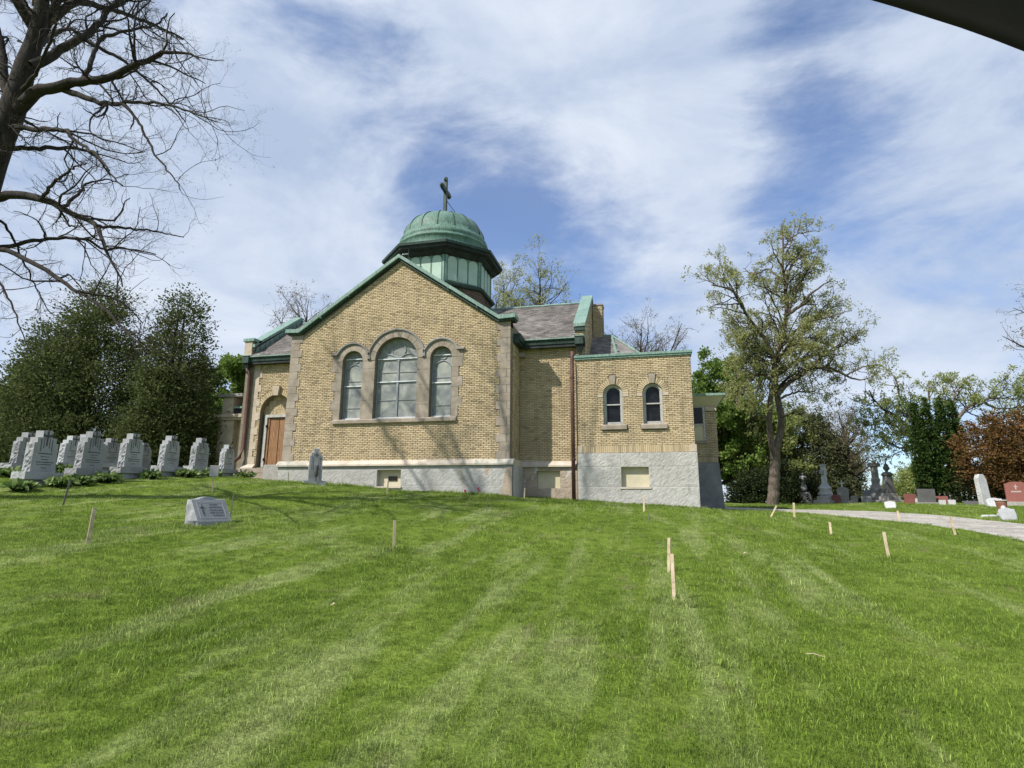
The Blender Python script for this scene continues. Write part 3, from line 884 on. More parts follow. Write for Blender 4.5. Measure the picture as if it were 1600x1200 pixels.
def rough_wall(x0, x1, y0, y1, z0, z1, mat, name, holes=(), seed=3, amp=.012, step=.075):
    """front face as a displaced grid with rectangular recesses, other faces plain"""
    rg = rnd(seed); xs = set(np.round(np.arange(x0, x1, step), 4)) | {x1}; zs = set(np.round(np.arange(z0, z1, step), 4)) | {z1}
    for h in holes: xs |= {h[0], h[1]}; zs |= {h[2], h[3]}
    xs = sorted(xs); zs = sorted(zs); mb = MB(); idx = {}
    for i, x in enumerate(xs):
        for k, z in enumerate(zs):
            ed = i in (0, len(xs) - 1) or k in (0, len(zs) - 1) or any(abs(x - h[0]) < 1e-3 or abs(x - h[1]) < 1e-3 or abs(z - h[2]) < 1e-3 or abs(z - h[3]) < 1e-3 for h in holes)
            idx[i, k] = len(mb.v); mb.v.append((x, y0 - (0 if ed else rg.uniform(0, amp)), z))
    for i in range(len(xs) - 1):
        for k in range(len(zs) - 1):
            mx, mz = (xs[i] + xs[i + 1]) / 2, (zs[k] + zs[k + 1]) / 2
            if any(h[0] < mx < h[1] and h[2] < mz < h[3] for h in holes): continue
            mb.f.append((idx[i, k], idx[i + 1, k], idx[i + 1, k + 1], idx[i, k + 1]))
    for h in holes:
        a, b, c, d = h
        mb.add([(a, y0, c), (b, y0, c), (b, y0, d), (a, y0, d), (a, y0 + .3, c), (b, y0 + .3, c), (b, y0 + .3, d), (a, y0 + .3, d)],
               [(0, 4, 5, 1), (1, 5, 6, 2), (2, 6, 7, 3), (3, 7, 4, 0)])
    mb.add([(x0, y0, z0), (x0, y1, z0), (x0, y1, z1), (x0, y0, z1), (x1, y0, z0), (x1, y1, z0), (x1, y1, z1), (x1, y0, z1)], [(0, 1, 2, 3), (4, 7, 6, 5), (3, 2, 6, 7)])
    return part(mb, name, mat, fixn=False)
rough_wall(-16.28, -5.52, 22.90, 25, 1.2, 3.12, 'worn_stucco', 'nave_base', holes=[(-11.45, -10.35, 2.26, 2.95)])
part(MB().box(-11.5, -10.3, 23.16, 23.2, 2.2, 3.0), 'recess_panel', 'cream_panel')
part(MB().box(-11.02, -10.62, 23.12, 23.158, 2.50, 2.68), 'vent_opening', 'dark_inside')
part(MB().box(-11.50, -10.30, 22.83, 22.97, 2.18, 2.255), 'recess_sill', 'sill')
mb = MB(); mb.prism([(-5.98, 1.5), (-5.50, 1.5), (-5.50, 3.0), (-5.72, 3.03), (-5.80, 2.8), (-5.86, 2.4), (-5.95, 2.1)], 'y', 22.865, 22.89)
part(mb, 'bare_corner_patch', 'bare_base')

# ---- right wing, Y = 24.7
WG = FRONT(24.7)
part(MB().box(-5.62, -3.05, 24.7, 25.1, 3.1, 8.5).box(-5.62, -3.05, 25.1, 25.2, 1, 3.2), 'wing_wall', 'mortar')
bricks(WG, 3.38, 8.45, lambda z: [(-5.6, -3.06)], seed=5)
bricks(Frame((-5.62, 0, 0), (0, 1, 0), (1, 0, 0)), 3.38, 8.4, lambda z: [(23.36, 24.68)], seed=6)
part(MB().cbox(-5.60, -5.34, 24.42, 24.69, 8.0, 8.2, .01), 'corbel_stone', 'stone')
rough_wall(-5.6, -3.06, 24.62, 25, 1.0, 3.12, 'bare_base', 'wing_base', holes=[(-4.82, -3.82, 2.22, 2.95)], seed=9)
part(MB().box(-4.85, -3.80, 24.80, 24.84, 2.1, 3.0), 'recess_panel', 'cream_panel')
part(MB().box(-5.50, -5.42, 22.95, 24.6, 1.1, 3.12).box(-5.62, -5.5, 23, 24.7, 1.1, 3.2), 'nave_base_side', 'worn_stucco')

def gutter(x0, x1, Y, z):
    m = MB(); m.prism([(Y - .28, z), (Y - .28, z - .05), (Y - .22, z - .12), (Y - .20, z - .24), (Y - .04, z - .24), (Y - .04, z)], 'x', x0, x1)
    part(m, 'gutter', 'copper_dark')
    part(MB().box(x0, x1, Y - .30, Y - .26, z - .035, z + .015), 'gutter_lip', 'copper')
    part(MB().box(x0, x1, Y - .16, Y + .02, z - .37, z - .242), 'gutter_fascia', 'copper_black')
gutter(-5.36, -2.62, 24.52, 8.72)
gutter(-19.72, -16.2, 24.52, 8.72)
m = MB(); m.box(-5.60, -5.30, 23.42, 24.24, 8.5, 8.80).box(-5.60, -5.36, 23.42, 24.24, 8.38, 8.5)
part(m, 'return_gutter', 'copper_dark')
for x in (-2.86, -19.62):
    part(MB().cbox(x - .19, x + .19, 24.18, 24.60, 8.40, 8.745, .02), 'hopper', 'copper_dark')
    part(MB().box(x - .21, x + .21, 24.15, 24.62, 8.745, 8.79), 'hopper_lip', 'copper')
    part(MB().lathe([(.06, -.5), (.08, -.36), (.20, -.1), (.22, 0)], 4, (x, 24.40, 8.398), math.pi / 4), 'hopper_outlet', 'copper_black')

# end gable parapets (perpendicular to the front)
for x0, x1, nm in ((-3.08, -2.66, 'r'), (-19.86, -19.42, 'l')):
    prof = [(24.62, 3.0), (31.8, 3.0), (31.8, 9.25), (28.2, 11.85), (24.62, 9.25)]
    part(MB().prism(prof, 'x', x0, x1), 'end_gable_wall', 'mortar')
    m = MB()
    for s_ in (1, -1):
        q = [(28.2 - s_ * 3.74, 9.28), (28.2 - s_ * 3.74, 9.42), (28.2, 12.05), (28.2, 11.87)]
        m.prism(q, 'x', x0 - .06, x1 + .06)
    part(m, 'gable_coping', 'copper')
    part(MB().box(x0 - .03, x1 + .03, 24.50, 24.618, 9.10, 9.27), 'coping_drip', 'copper_dark')
bricks(Frame((0, 24.62, 0), (1, 0, 0), (0, -1, 0)), 8.0, 9.1, lambda z: [(-3.07, -2.67)], seed=12)
bricks(Frame((-2.66, 0, 0), (0, 1, 0), (1, 0, 0)), 7.6, 11.8, lambda z: [(max(24.63, 28.2 - (11.8 - z) / .735), min(31.7, 28.2 + (11.8 - z) / .735))], seed=13)
# copper sheathing on the inner face of the left parapet
m = MB(); m.prism([(24.66, 8.72), (24.66, 9.27), (28.2, 11.86), (28.2, 11.3)], 'x', -19.42, -19.38); part(m, 'parapet_cladding', 'copper')
for k in range(9):
    y = 24.9 + k * .36; z = 8.72 + (y - 24.66) * .735
    part(MB().box(-19.38, -19.365, y, y + .02, z - .05, z + .5), 'cladding_seam', 'copper_dark')
part(MB().cbox(-20.02, -19.36, 24.38, 24.98, 9.58, 9.74, .02), 'kneeler_cap', 'copper')
part(MB().cbox(-19.94, -19.5, 24.44, 24.9, 8.74, 9.58, .01), 'kneeler_stone', 'stone_light')
# chimney
part(MB().box(-2.62, -2.10, 28.1, 28.75, 9, 11.45), 'chimney', 'mortar')
bricks(Frame((0, 28.1, 0), (1, 0, 0), (0, -1, 0)), 9.2, 11.40, lambda z: [(-2.61, -2.11)], seed=14)
part(MB().box(-2.65, -2.07, 28.07, 28.78, 11.45, 11.52), 'chimney_cap', 'granite_brown')

# roofs
def slates(fn, u0, u1, v1, inside, seed, name='slates'):
    """fn(u, v) -> point on the roof plane and its normal; overlapping slates row by row"""
    rg = rnd(seed); m = MB(); v = 0; k = 0; W = .27; E = .165
    while v < v1:
        u = u0 - (W / 2 if k % 2 else 0)
        while u < u1:
            if inside(u + W / 2, v + E / 2):
                t = .012 + rg.uniform(0, .006); g = .004
                P = lambda a, b, h: fn(a, b, h)
                L0 = [P(u + g, v - .02, t + .014), P(u + W - g, v - .02, t + .014), P(u + W - g, v + E + .02, .004), P(u + g, v + E + .02, .004)]
                L1 = [P(u + g, v - .02, t), P(u + W - g, v - .02, t)]
                m.add(L0 + L1, [(0, 1, 2, 3), (4, 5, 1, 0)])
            u += W
        v += E; k += 1
    o = part(m, name, 'slate', fixn=False); o['kind'] = 'stuff'
ws = .745; wl = math.sqrt(1 + ws * ws)
def wingf(u, v, h): return (u, 24.30 + v / wl - h * ws / wl, 8.72 + v * ws / wl + h / wl)
mb = MB()
mb.add([(-19.42, 24.30, 8.72), (-3.06, 24.30, 8.72), (-3.06, 28.2, 8.72 + 3.9 * ws), (-19.42, 28.2, 8.72 + 3.9 * ws), (-19.42, 32.1, 8.72), (-3.06, 32.1, 8.72)], [(0, 1, 2, 3), (3, 2, 5, 4)])
mb.add([(-19.42, 24.30, 8.60), (-3.06, 24.30, 8.60), (-3.06, 32.1, 8.60), (-19.42, 32.1, 8.60)], [(0, 3, 2, 1)])
mb.add([(-16.0, 23.4, 8.95), (CX, 23.4, 12.32), (CX, 33.0, 12.32), (-16.0, 33.0, 8.95), (-5.74, 23.4, 8.95), (-5.74, 33.0, 8.95)], [(0, 1, 2, 3), (1, 4, 5, 2)])
part(mb, 'roof', 'slate')
slates(wingf, -7.4, -3.1, 3.9 * wl, lambda u, v: u > -5.76 - (v / wl * ws) * 1.55 and u < -3.1, 3)
slates(wingf, -19.4, -15.9, 3.9 * wl, lambda u, v: u < -15.9, 4)
part(MB().tube([(-19.4, 28.2, 8.72 + 3.9 * ws + .03), (-3.06, 28.2, 8.72 + 3.9 * ws + .03)], .07, 6), 'ridge_cap', 'copper')

# ---- drum and dome
DY = 28.2
oct_ = lambda a, z, n=8: [(CX + .1 + a / math.cos(math.pi / 8) * math.cos(math.pi / 8 + math.pi / 4 * k), DY + a / math.cos(math.pi / 8) * math.sin(math.pi / 8 + math.pi / 4 * k)) for k in range(8)]
def octring(mb, prof):
    vs = []
    for a, z in prof: vs += [(x, y, z) for x, y in oct_(a, z)]
    fs = [(i * 8 + k, i * 8 + (k + 1) % 8, (i + 1) * 8 + (k + 1) % 8, (i + 1) * 8 + k) for i in range(len(prof) - 1) for k in range(8)]
    fs += [tuple(range(7, -1, -1)), tuple(range((len(prof) - 1) * 8, len(prof) * 8))]
    return mb.add(vs, fs)
part(octring(MB(), [(2.48, 9.5), (2.48, 12.28)]), 'lower_drum', 'mortar')
for k in range(8):
    a = math.pi / 4 * k
    n = V((math.cos(a), math.sin(a), 0)); u = V((-math.sin(a), math.cos(a), 0)); o = V((CX + .1, DY, 0)) + n * 2.48
    if n.y < .3: bricks(Frame(o, u, n), 10.6, 12.26, lambda z: [(-1.02, 1.02)], mat='brick_brown', seed=20 + k, name='drum_brickwork')
part(octring(MB(), [(2.50, 12.26), (2.66, 12.30), (2.70, 12.40), (2.58, 12.44), (2.56, 12.52), (2.46, 12.54)]), 'drum_base_moulding', 'copper_dark')
part(octring(MB(), [(2.44, 12.5), (2.44, 14.1)]), 'drum', 'copper')
for k in range(8):
    a = math.pi / 4 * k
    n = V((math.cos(a), math.sin(a), 0)); u = V((-math.sin(a), math.cos(a), 0)); o = V((CX + .1, DY, 0)) + n * 2.44
    fr = Frame(o, u, n)
    for j in (-1, 0, 1):
        c = j * .59; m = MB()
        lp = arch_loop(c, .255, 12.6, 13.66, 12)
        nn = len(lp)
        m.add([fr.p(p, z, .001) for p, z in lp] + [fr.p(p, z, .03) for p, z in lp], [tuple(range(nn, 2 * nn))] + [(i, (i + 1) % nn, nn + (i + 1) % nn, nn + i) for i in range(nn)])
        part(m, 'drum_panel', 'panel_green')
    m = MB()
    for c in (-.295, .295): fbox(m, fr, c - .018, c + .018, 12.55, 14.0, 0, .045)
    for c in (-.945, .945): fbox(m, fr, c - .055, c + .055, 12.55, 14.1, 0, .06)
    part(m, 'drum_mullion', 'copper')
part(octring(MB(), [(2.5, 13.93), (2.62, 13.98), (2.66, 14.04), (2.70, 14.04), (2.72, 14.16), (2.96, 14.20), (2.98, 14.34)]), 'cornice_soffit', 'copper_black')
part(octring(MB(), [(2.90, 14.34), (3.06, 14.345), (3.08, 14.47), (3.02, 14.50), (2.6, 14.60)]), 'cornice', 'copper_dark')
part(MB().box(-11.95, -11.62, 25.42, 25.46, 13.98, 14.03), 'cornice_lamp', 'metal_bar')
dome_prof = [(2.60, 14.5), (2.56, 14.62), (2.50, 15.10), (2.56, 15.14), (2.55, 15.22), (2.46, 15.26), (2.42, 15.38), (2.46, 15.44), (2.40, 15.62), (2.34, 15.66), (2.33, 15.74), (2.24, 15.80)]
for i in range(1, 13):
    t = i / 13; r = 2.24 * math.cos(t * math.pi / 2) ** .86; dome_prof.append((max(r, .28), 15.80 + 1.46 * math.sin(t * math.pi / 2)))
dome_prof += [(.26, 17.25), (.22, 17.30)]
dome = part(MB().lathe(dome_prof, 48, (CX + .1, DY, 0)), 'dome', 'copper_dome', smooth=True)
dp = dome_prof[11:-2]
for k in range(16):
    a = 2 * math.pi * (k + .5) / 16
    m = MB().tube([(CX + .1 + (r + .012) * math.cos(a), DY + (r + .012) * math.sin(a), z + .012) for r, z in dp], .022, 5)
    m.build('rib', MT['copper_dark'], dome, world_at=CB)
part(MB().lathe([(.34, 17.22), (.42, 17.27), (.40, 17.35), (.20, 17.42), (.17, 17.52)], 16, (CX + .1, DY, 0)), 'cross_base', 'copper_dark', smooth=True)
# cross standing across the dome, arms running front to back
x0, y0 = CX + .1, DY
m = MB().box(x0 - .085, x0 + .085, y0 - .105, y0 + .105, 17.4, 19.70).box(x0 - .08, x0 + .08, y0 - .62, y0 + .62, 18.84, 19.09)
for (yy, zz) in ((-.66, 18.965), (.66, 18.965), (0, 19.73)):
    m.lathe([(.02, -.10), (.08, -.08), (.11, -.02), (.11, .04), (.07, .09), (.02, .11)], 8, (x0, y0 + yy, zz))
for (yy, zz) in ((-.58, 19.11), (-.58, 18.82), (.58, 19.11), (.58, 18.82), (-.15, 19.6), (.15, 19.6)):
    m.lathe([(.02, -.06), (.08, 0), (.02, .06)], 6, (x0, y0 + yy, zz))
part(m, 'cross', 'copper_dark')
part(MB().tube([(x0 + .05, y0 + .05, 18.4), (x0 + .62, y0 + .25, 17.55), (x0 + 1.25, y0 + .4, 17.1)], .018, 4), 'guy_wire', 'copper_black')
part(MB().tube([(CX - .55, 25.6, 14.3), (CX - .6, 25.15, 14.1), (CX - .6, 25.1, 12.7)], .022, 5), 'conductor', 'copper_black')

# ---- annex, Y = 24.45
AN = FRONT(24.45)
AW = [(-1.49, .40, 6.17), (.15, .40, 6.17)]
mb = MB(); wall_plate(mb, AN, [(-3.05, 3.6), (1.75, 3.6), (1.75, 7.74), (-3.05, 7.74)], [arch_loop(c, r, 4.86, s) for c, r, s in AW], .28)
part(mb, 'annex_wall', 'mortar')
part(MB().box(-3.04, -2.8, 24.47, 31, 3.0, 7.7).box(1.5, 1.745, 24.47, 30, 3.0, 7.7).box(-2.8, 1.5, 24.8, 24.85, 3.0, 7.7).box(-2.8, 1.5, 24.85, 30, 7.2, 7.3), 'annex_side_wall', 'mortar')
def annex_iv(z):
    iv = [(-3.03, 1.745)]; cuts = []
    for c, r, s in AW:
        if 4.62 < z < 4.87: cuts.append((c - .53, c + .55))
        if 4.86 <= z < s: cuts.append((c - r, c + r))
        if s - .14 < z < s: cuts.append((c - .66, c + .66))
        if s <= z < s + .66: h = math.sqrt(.66 ** 2 - (z - s) ** 2); cuts.append((c - h, c + h))
        if s + .3 < z < s + .82: cuts.append((c - .15, c + .15))
    return subtract(iv, cuts)
bricks(AN, 3.98, 7.72, annex_iv, seed=30)
# soldier course
m = MB(); x = -2.80; rg = rnd(31)
while x < 1.50:
    e = .012 + rg.uniform(0, .012)
    m.box(x + .006, x + .072, 24.45 - e, 24.46, 3.68, 3.975); x += .078
o = part(m, 'soldier_course', 'brick'); o['kind'] = 'stuff'
for a0, a1 in ((-3.06, -2.81), (1.52, 1.80)): part(MB().cbox(a0, a1, 24.40, 24.6, 3.68, 3.97, .01), 'corner_stone', 'stone_light')
part(MB().box(-3.09, 1.80, 24.36, 24.9, 7.72, 7.80).box(-3.12, 1.83, 24.32, 24.92, 7.80, 7.90), 'parapet_cap', 'copper')
for c, r, s in AW:
    m = MB(); n = 19
    for i in range(n):
        t0, t1 = math.pi * i / n, math.pi * (i + 1) / n
        arc_block(AN, c, s, r + .01, .655, t0 + .018, t1 - .018, 0, .014 + rg.uniform(0, .008), 1, m)
    o = part(m, 'brick_arch', 'brick'); o['kind'] = 'stuff'
    part(MB().prism([(c - .09, s + .40), (c + .09, s + .40), (c + .145, s + .80), (c - .145, s + .80)], 'y', 24.38, 24.5), 'keystone', 'stone')
    for sg in (-1, 1): part(MB().cbox(c + sg * .535 - .12, c + sg * .535 + .12, 24.428, 24.5, s - .135, s - .005, .006), 'impost_stone', 'stone_light')
    part(MB().prism([(24.33, 4.64), (24.7, 4.64), (24.7, 4.86), (24.44, 4.86), (24.33, 4.80)], 'x', c - .52, c + .54), 'window_sill', 'stone')
    win = part(MB().prism(arch_loop(c, r - .005, 4.87, s, 16), 'y', 24.70, 24.72), 'sash_window', 'dark_glass')
    m = MB()
    def archring(m, r0, r1, zb, e0, e1):
        arc_block(AN, c, s, r0, r1, 0, math.pi, e0, e1, 16, m)
        for sg in (-1, 1):
            a, b = sorted((c + sg * r0, c + sg * r1)); fbox(m, AN, a, b, zb, s, e0, e1)
    archring(m, .325, .398, 4.87, -.20, -.09)
    m.build('frame', MT['paint'], win, world_at=CB)
    m = MB(); archring(m, .285, .324, 4.95, -.24, -.17); m.box(c - .32, c + .32, 24.62, 24.68, 4.88, 4.98)
    m.build('sash', MT['paint'], win, world_at=CB)
    MB().box(c - .32, c + .32, 24.60, 24.66, 5.70, 5.75).build('meeting_rail', MT['paint'], win, world_at=CB)
rough_wall(-3.05, 1.80, 24.38, 29, .8, 3.66, 'white_stucco', 'annex_base', holes=[(-1.24, -.13, 2.27, 3.08)], seed=33, amp=.014)
part(MB().box(-1.30, -.08, 24.60, 24.66, 2.2, 3.1), 'recess_panel', 'cream_panel')
part(MB().box(-1.30, -.05, 24.34, 24.40, 2.19, 2.262), 'recess_sill', 'sill')
# chancel roof behind the parapet
A = (-2.66, 28.2, 9.86); B = (-1.70, 28.2, 9.82)
E_ = [(-2.66, 25.3, 7.6), (-1.2, 25.3, 7.6), (.85, 26.9, 7.6), (.85, 29.5, 7.6), (-1.2, 31.1, 7.6), (-2.66, 31.1, 7.6)]
part(MB().add([A, B] + E_, [(0, 2, 3, 1), (1, 3, 4), (1, 4, 5), (1, 5, 6), (0, 1, 6, 7)]), 'chancel_roof', 'slate')
def chf(u, v, h):
    L = math.sqrt((9.84 - 7.6) ** 2 + 2.9 ** 2)
    return (u, 25.3 + 2.9 * v / L - h * .6, 7.6 + 2.24 * v / L + h * .8)
slates(chf, -2.65, -1.0, 3.62, lambda u, v: u < -1.2 - v * .13, 8)
for q in (E_[1], E_[2]): part(MB().tube([(B[0], B[1], B[2] + .02), (q[0], q[1], q[2] + .03)], .06, 5), 'hip_cap', 'copper')
part(MB().tube([(A[0], A[1], A[2] + .03), (B[0], B[1], B[2] + .03)], .05, 5), 'ridge_cap', 'copper')
part(MB().prism([(-2.6, 25.35), (-1.2, 25.35), (.8, 26.95), (.8, 29.45), (-1.2, 31.05), (-2.6, 31.05)], 'z', 1, 7.58), 'chancel_wall', 'mortar')

# ---- porch at the right end, Y = 27.5
PF = FRONT(27.5)
part(MB().box(.9, 2.92, 27.5, 30.2, 3.4, 6.2), 'porch_wall', 'mortar')
bricks(PF, 3.72, 5.76, lambda z: subtract([(.9, 2.915)], [(1.7, 2.44)] if z > 4.38 else []), seed=35)
bricks(Frame((2.92, 0, 0), (0, 1, 0), (1, 0, 0)), 3.72, 5.76, lambda z: [(27.51, 30.1)], seed=36)
m = MB(); x = .95
while x < 2.86: m.box(x + .006, x + .072, 27.48, 27.51, 3.44, 3.70); x += .078
part(m, 'soldier_course', 'brick')['kind'] = 'stuff'
part(MB().prism([(.9, .6), (3.12, .6), (2.93, 3.42), (.9, 3.42)], 'y', 27.44, 30.3), 'porch_base', 'grey_base')
part(MB().box(2.46, 2.96, 27.42, 27.6, 5.78, 5.99), 'stone_band', 'stone_light')
w = part(MB().box(1.72, 2.42, 27.44, 27.47, 4.42, 5.99), 'porch_window', 'cream_panel')
MB().box(1.78, 2.34, 27.425, 27.437, 5.20, 5.93).build('pane', MT['dark_glass'], w, world_at=CB)
m = MB().box(2.36, 2.44, 27.40, 27.435, 4.42, 5.99).box(1.7, 2.358, 27.405, 27.435, 5.10, 5.16).box(1.7, 2.358, 27.405, 27.435, 5.94, 5.985)
m.build('frame', MT['paint'], w, world_at=CB)
part(MB().box(1.66, 2.50, 27.40, 27.56, 4.30, 4.41), 'porch_sill', 'stone')
part(MB().add([(.8, 27.45, 6.0), (2.95, 27.45, 6.0), (2.95, 30.2, 6.0), (.8, 30.2, 6.0), (.8, 27.1, 6.42), (3.3, 27.1, 6.42), (3.3, 30.5, 6.42), (.8, 30.5, 6.42)],
     [(0, 3, 2, 1), (4, 5, 6, 7), (0, 1, 5, 4), (1, 2, 6, 5), (2, 3, 7, 6), (3, 0, 4, 7)]), 'porch_soffit', 'cream_panel')
part(MB().box(.8, 3.36, 27.04, 30.56, 6.42, 6.52).prism([(27.06, 6.52), (30.5, 6.52), (28.8, 6.8)], 'x', .8, 3.30), 'porch_roof', 'copper')

# ---- downspouts
for (x, y, pts) in ((0, 0, [(-3.16, 24.30, 8.1), (-3.20, 24.38, 7.8), (-3.20, 24.30, 7.5), (-3.20, 24.30, 1.75)]),):
    part(MB().tube(pts, .085, 10), 'downspout', 'downspout', smooth=True)
    for z in (3.4, 5.2, 6.9): part(MB().lathe([(.10, 0), (.10, .05)], 12, (-3.20, 24.30, z)), 'downspout_strap', 'downspout')
part(MB().tube([(-19.62, 24.38, 8.15), (-19.52, 24.50, 7.8), (-19.52, 24.50, 4.1), (-19.56, 24.42, 3.7), (-20.05, 24.2, 3.25), (-20.30, 24.1, 3.15)], .08, 10), 'downspout', 'downspout', smooth=True)

# ---- left wing with the door, Y = 24.7
LW = FRONT(24.7)
DC, DR, DS = -17.98, .86, 5.95
mb = MB(); wall_plate(mb, LW, [(-19.42, 3.1), (-16.2, 3.1), (-16.2, 8.5), (-19.42, 8.5)], [arch_loop(DC, DR, 3.22, DS)], .42)
part(mb, 'left_wing_wall', 'mortar')
def lw_iv(z):
    i = int((z - 3.38) / .36); w = .52 if i % 2 == 0 else .36
    cuts = []
    if z < DS: cuts.append((DC - DR, DC + DR))
    elif z < DS + 1.12: h = math.sqrt(max(0, 1.12 ** 2 - (z - DS) ** 2)); cuts.append((DC - h, DC + h))
    if DS + .7 < z < DS + 1.27: cuts.append((DC - .2, DC + .2))
    if 5.6 < z < 5.95: cuts.append((DC - DR - .28, DC - DR))
    return subtract([(-19.42 + w, -16.22)], cuts)
bricks(LW, 3.38, 8.4, lw_iv, seed=40)
for i in range(14):
    w = .52 if i % 2 == 0 else .36; z0 = 3.38 + i * .36
    part(MB().cbox(-19.42 + .003, -19.42 + w - .003, 24.66, 24.9, z0 + .003, z0 + .357, .008), 'quoin_stone', 'stone_light')
part(MB().cbox(DC - DR - .28, DC - DR - .004, 24.665, 24.9, 5.6, 5.94, .008), 'impost_stone', 'stone_light')
m = MB(); n = 27
for i in range(n):
    arc_block(LW, DC, DS, DR + .01, 1.115, math.pi * i / n + .012, math.pi * (i + 1) / n - .012, 0, .016 + rg.uniform(0, .008), 1, m)
part(m, 'brick_arch', 'brick')['kind'] = 'stuff'
part(MB().prism([(DC - .13, DS + .80), (DC + .13, DS + .80), (DC + .19, DS + 1.28), (DC - .19, DS + 1.28)], 'y', 24.54, 24.72), 'keystone', 'stone_light')
# tympanum of patterned brick and the boarded door below
part(MB().prism(arch_loop(DC, DR, 5.78, DS + .001), 'y', 25.02, 25.1), 'tympanum', 'mortar')
m = MB(); z = 5.86
k = 0
while z < DS + .78:
    x = DC - DR; j = 0
    while x < DC + DR:
        if math.hypot(x + .12 - DC, z + .1 - DS) < DR - .06 or (z < DS and abs(x + .12 - DC) < DR - .1):
            e = rg.uniform(0, .01)
            if (j + k) % 2:
                for q in range(3): m.box(x + .008, x + .225, 25.0 - e, 25.02, z + q * .077, z + q * .077 + .064)
            else:
                for q in range(3): m.box(x + q * .077, x + q * .077 + .064, 25.0 - e, 25.02, z + .004, z + .222)
        x += .235; j += 1
    z += .235; k += 1
part(m, 'basket_weave_brick', 'brick')['kind'] = 'stuff'
door = part(MB().box(-18.44, -17.35, 24.98, 25.04, 3.24, 5.66), 'door', 'plywood')
MB().box(-17.92, -17.905, 24.965, 24.98, 3.26, 5.64).build('board_joint', MT['dark_inside'], door, world_at=CB)
MB().box(-18.72, -18.56, 24.88, 25.06, 3.24, 5.70).box(-18.72, -17.2, 24.88, 25.06, 5.70, 5.84).build('frame', MT['paint'], door, world_at=CB)
MB().box(-18.56, -18.44, 24.94, 25.06, 3.24, 5.70).build('jamb_lining', MT['plywood'], door, world_at=CB)
for z in (3.55, 5.2): MB().box(-18.60, -18.54, 24.86, 24.94, z, z + .13).build('hinge', MT['dark_inside'], door, world_at=CB)
part(MB().box(-18.84, -17.1, 25.06, 25.2, 3.2, 5.8), 'door_recess', 'dark_inside')
part(MB().prism([(24.48, 3.13), (24.72, 3.13), (24.72, 3.38), (24.66, 3.38), (24.48, 3.22)], 'x', -19.55, -18.85), 'water_table_stone', 'sill')
for i in range(4):
    z1 = 3.16 - i * .165
    part(MB().cbox(-19.75, -17.12, 24.40 - .33 * i, 24.75 - .33 * (i - 1) if i else 25.1, z1 - .20, z1, .012), 'step', 'stone')
part(MB().cbox(-17.10, -16.30, 22.95, 24.8, 1.8, 3.22, .015), 'cheek_block', 'granite_brown')
part(MB().box(-19.42, -16.3, 24.7, 25.1, 1.5, 3.1), 'left_wing_base', 'grey_base')

# ---- stone entrance portico beyond the left end
m = MB().box(-22.75, -19.86, 27.3, 31.0, 2.0, 6.1)
part(m, 'portico_wall', 'stone_light')
for (a0, a1, y0, y1) in ((-23.1, -22.15, 26.9, 27.9), (-21.6, -20.6, 27.12, 27.5)):
    part(MB().cbox(a0, a1, y0, y1, 2.0, 5.95, .02), 'pier', 'stone_light')
part(MB().box(-23.22, -20.4, 26.78, 28.1, 5.95, 6.08).box(-23.32, -20.3, 26.68, 28.2, 6.08, 6.26), 'portico_cornice', 'stone_light')
part(MB().cbox(-23.05, -22.35, 26.95, 27.7, 6.26, 7.25, .02), 'parapet_pier', 'stone_light')
part(MB().box(-23.3, -21.7, 26.8, 28.2, 7.25, 7.42), 'parapet_cap', 'granite_brown')
part(MB().box(-22.35, -20.0, 27.0, 27.3, 6.62, 6.72), 'portico_gutter', 'copper')
part(MB().box(-22.35, -20.0, 27.06, 27.3, 6.26, 6.62), 'portico_fascia', 'copper_black')
part(MB().prism([(27.1, 6.7), (31.2, 6.7), (29.15, 8.1)], 'x', -22.4, -19.86), 'portico_roof', 'slate')

# ------------------------------------------------------------------ trees
def G(x, y): return float(gz(np.array([x]), np.array([y]))[0])

def tubes(P, R, n):
    """P (B,K,3), R (B,K) -> vertices and quads of B tubes"""
    B, K, _ = P.shape
    T = np.empty_like(P); T[:, 1:-1] = P[:, 2:] - P[:, :-2]; T[:, 0] = P[:, 1] - P[:, 0]; T[:, -1] = P[:, -1] - P[:, -2]
    T /= np.linalg.norm(T, axis=2, keepdims=True) + 1e-9
    ref = np.where(np.abs(T[:, :1, 2:3]) < .85, np.array([[[0, 0, 1.]]]), np.array([[[1., 0, 0]]]))
    ref = np.broadcast_to(ref, T.shape)
    a = np.cross(T, ref); a /= np.linalg.norm(a, axis=2, keepdims=True) + 1e-9
    b = np.cross(T, a)
    w = 2 * np.pi * np.arange(n) / n
    v = P[:, :, None] + (a[:, :, None] * np.cos(w)[:, None] + b[:, :, None] * np.sin(w)[:, None]) * R[:, :, None, None]
    base = (np.arange(B)[:, None, None] * K + np.arange(K - 1)[None, :, None]) * n
    k = np.arange(n)[None, None, :]; k2 = (k + 1) % n
    q = np.stack([base + k, base + k2, base + n + k2, base + n + k], -1).reshape(-1, 4)
    return v.reshape(-1, 3), q

class Geo:
    def __init__(s): s.v = []; s.q = []; s.n = 0
    def add(s, v, q): s.v.append(v); s.q.append(q + s.n); s.n += len(v)
    def build(s, name, mat, parent, smooth=True):
        v = np.concatenate(s.v); q = np.concatenate(s.q)
        loc = np.array(parent.location) if parent else 0
        return np_mesh(name, v - loc, quads=q, mat=MT[mat], parent=parent, smooth=smooth)

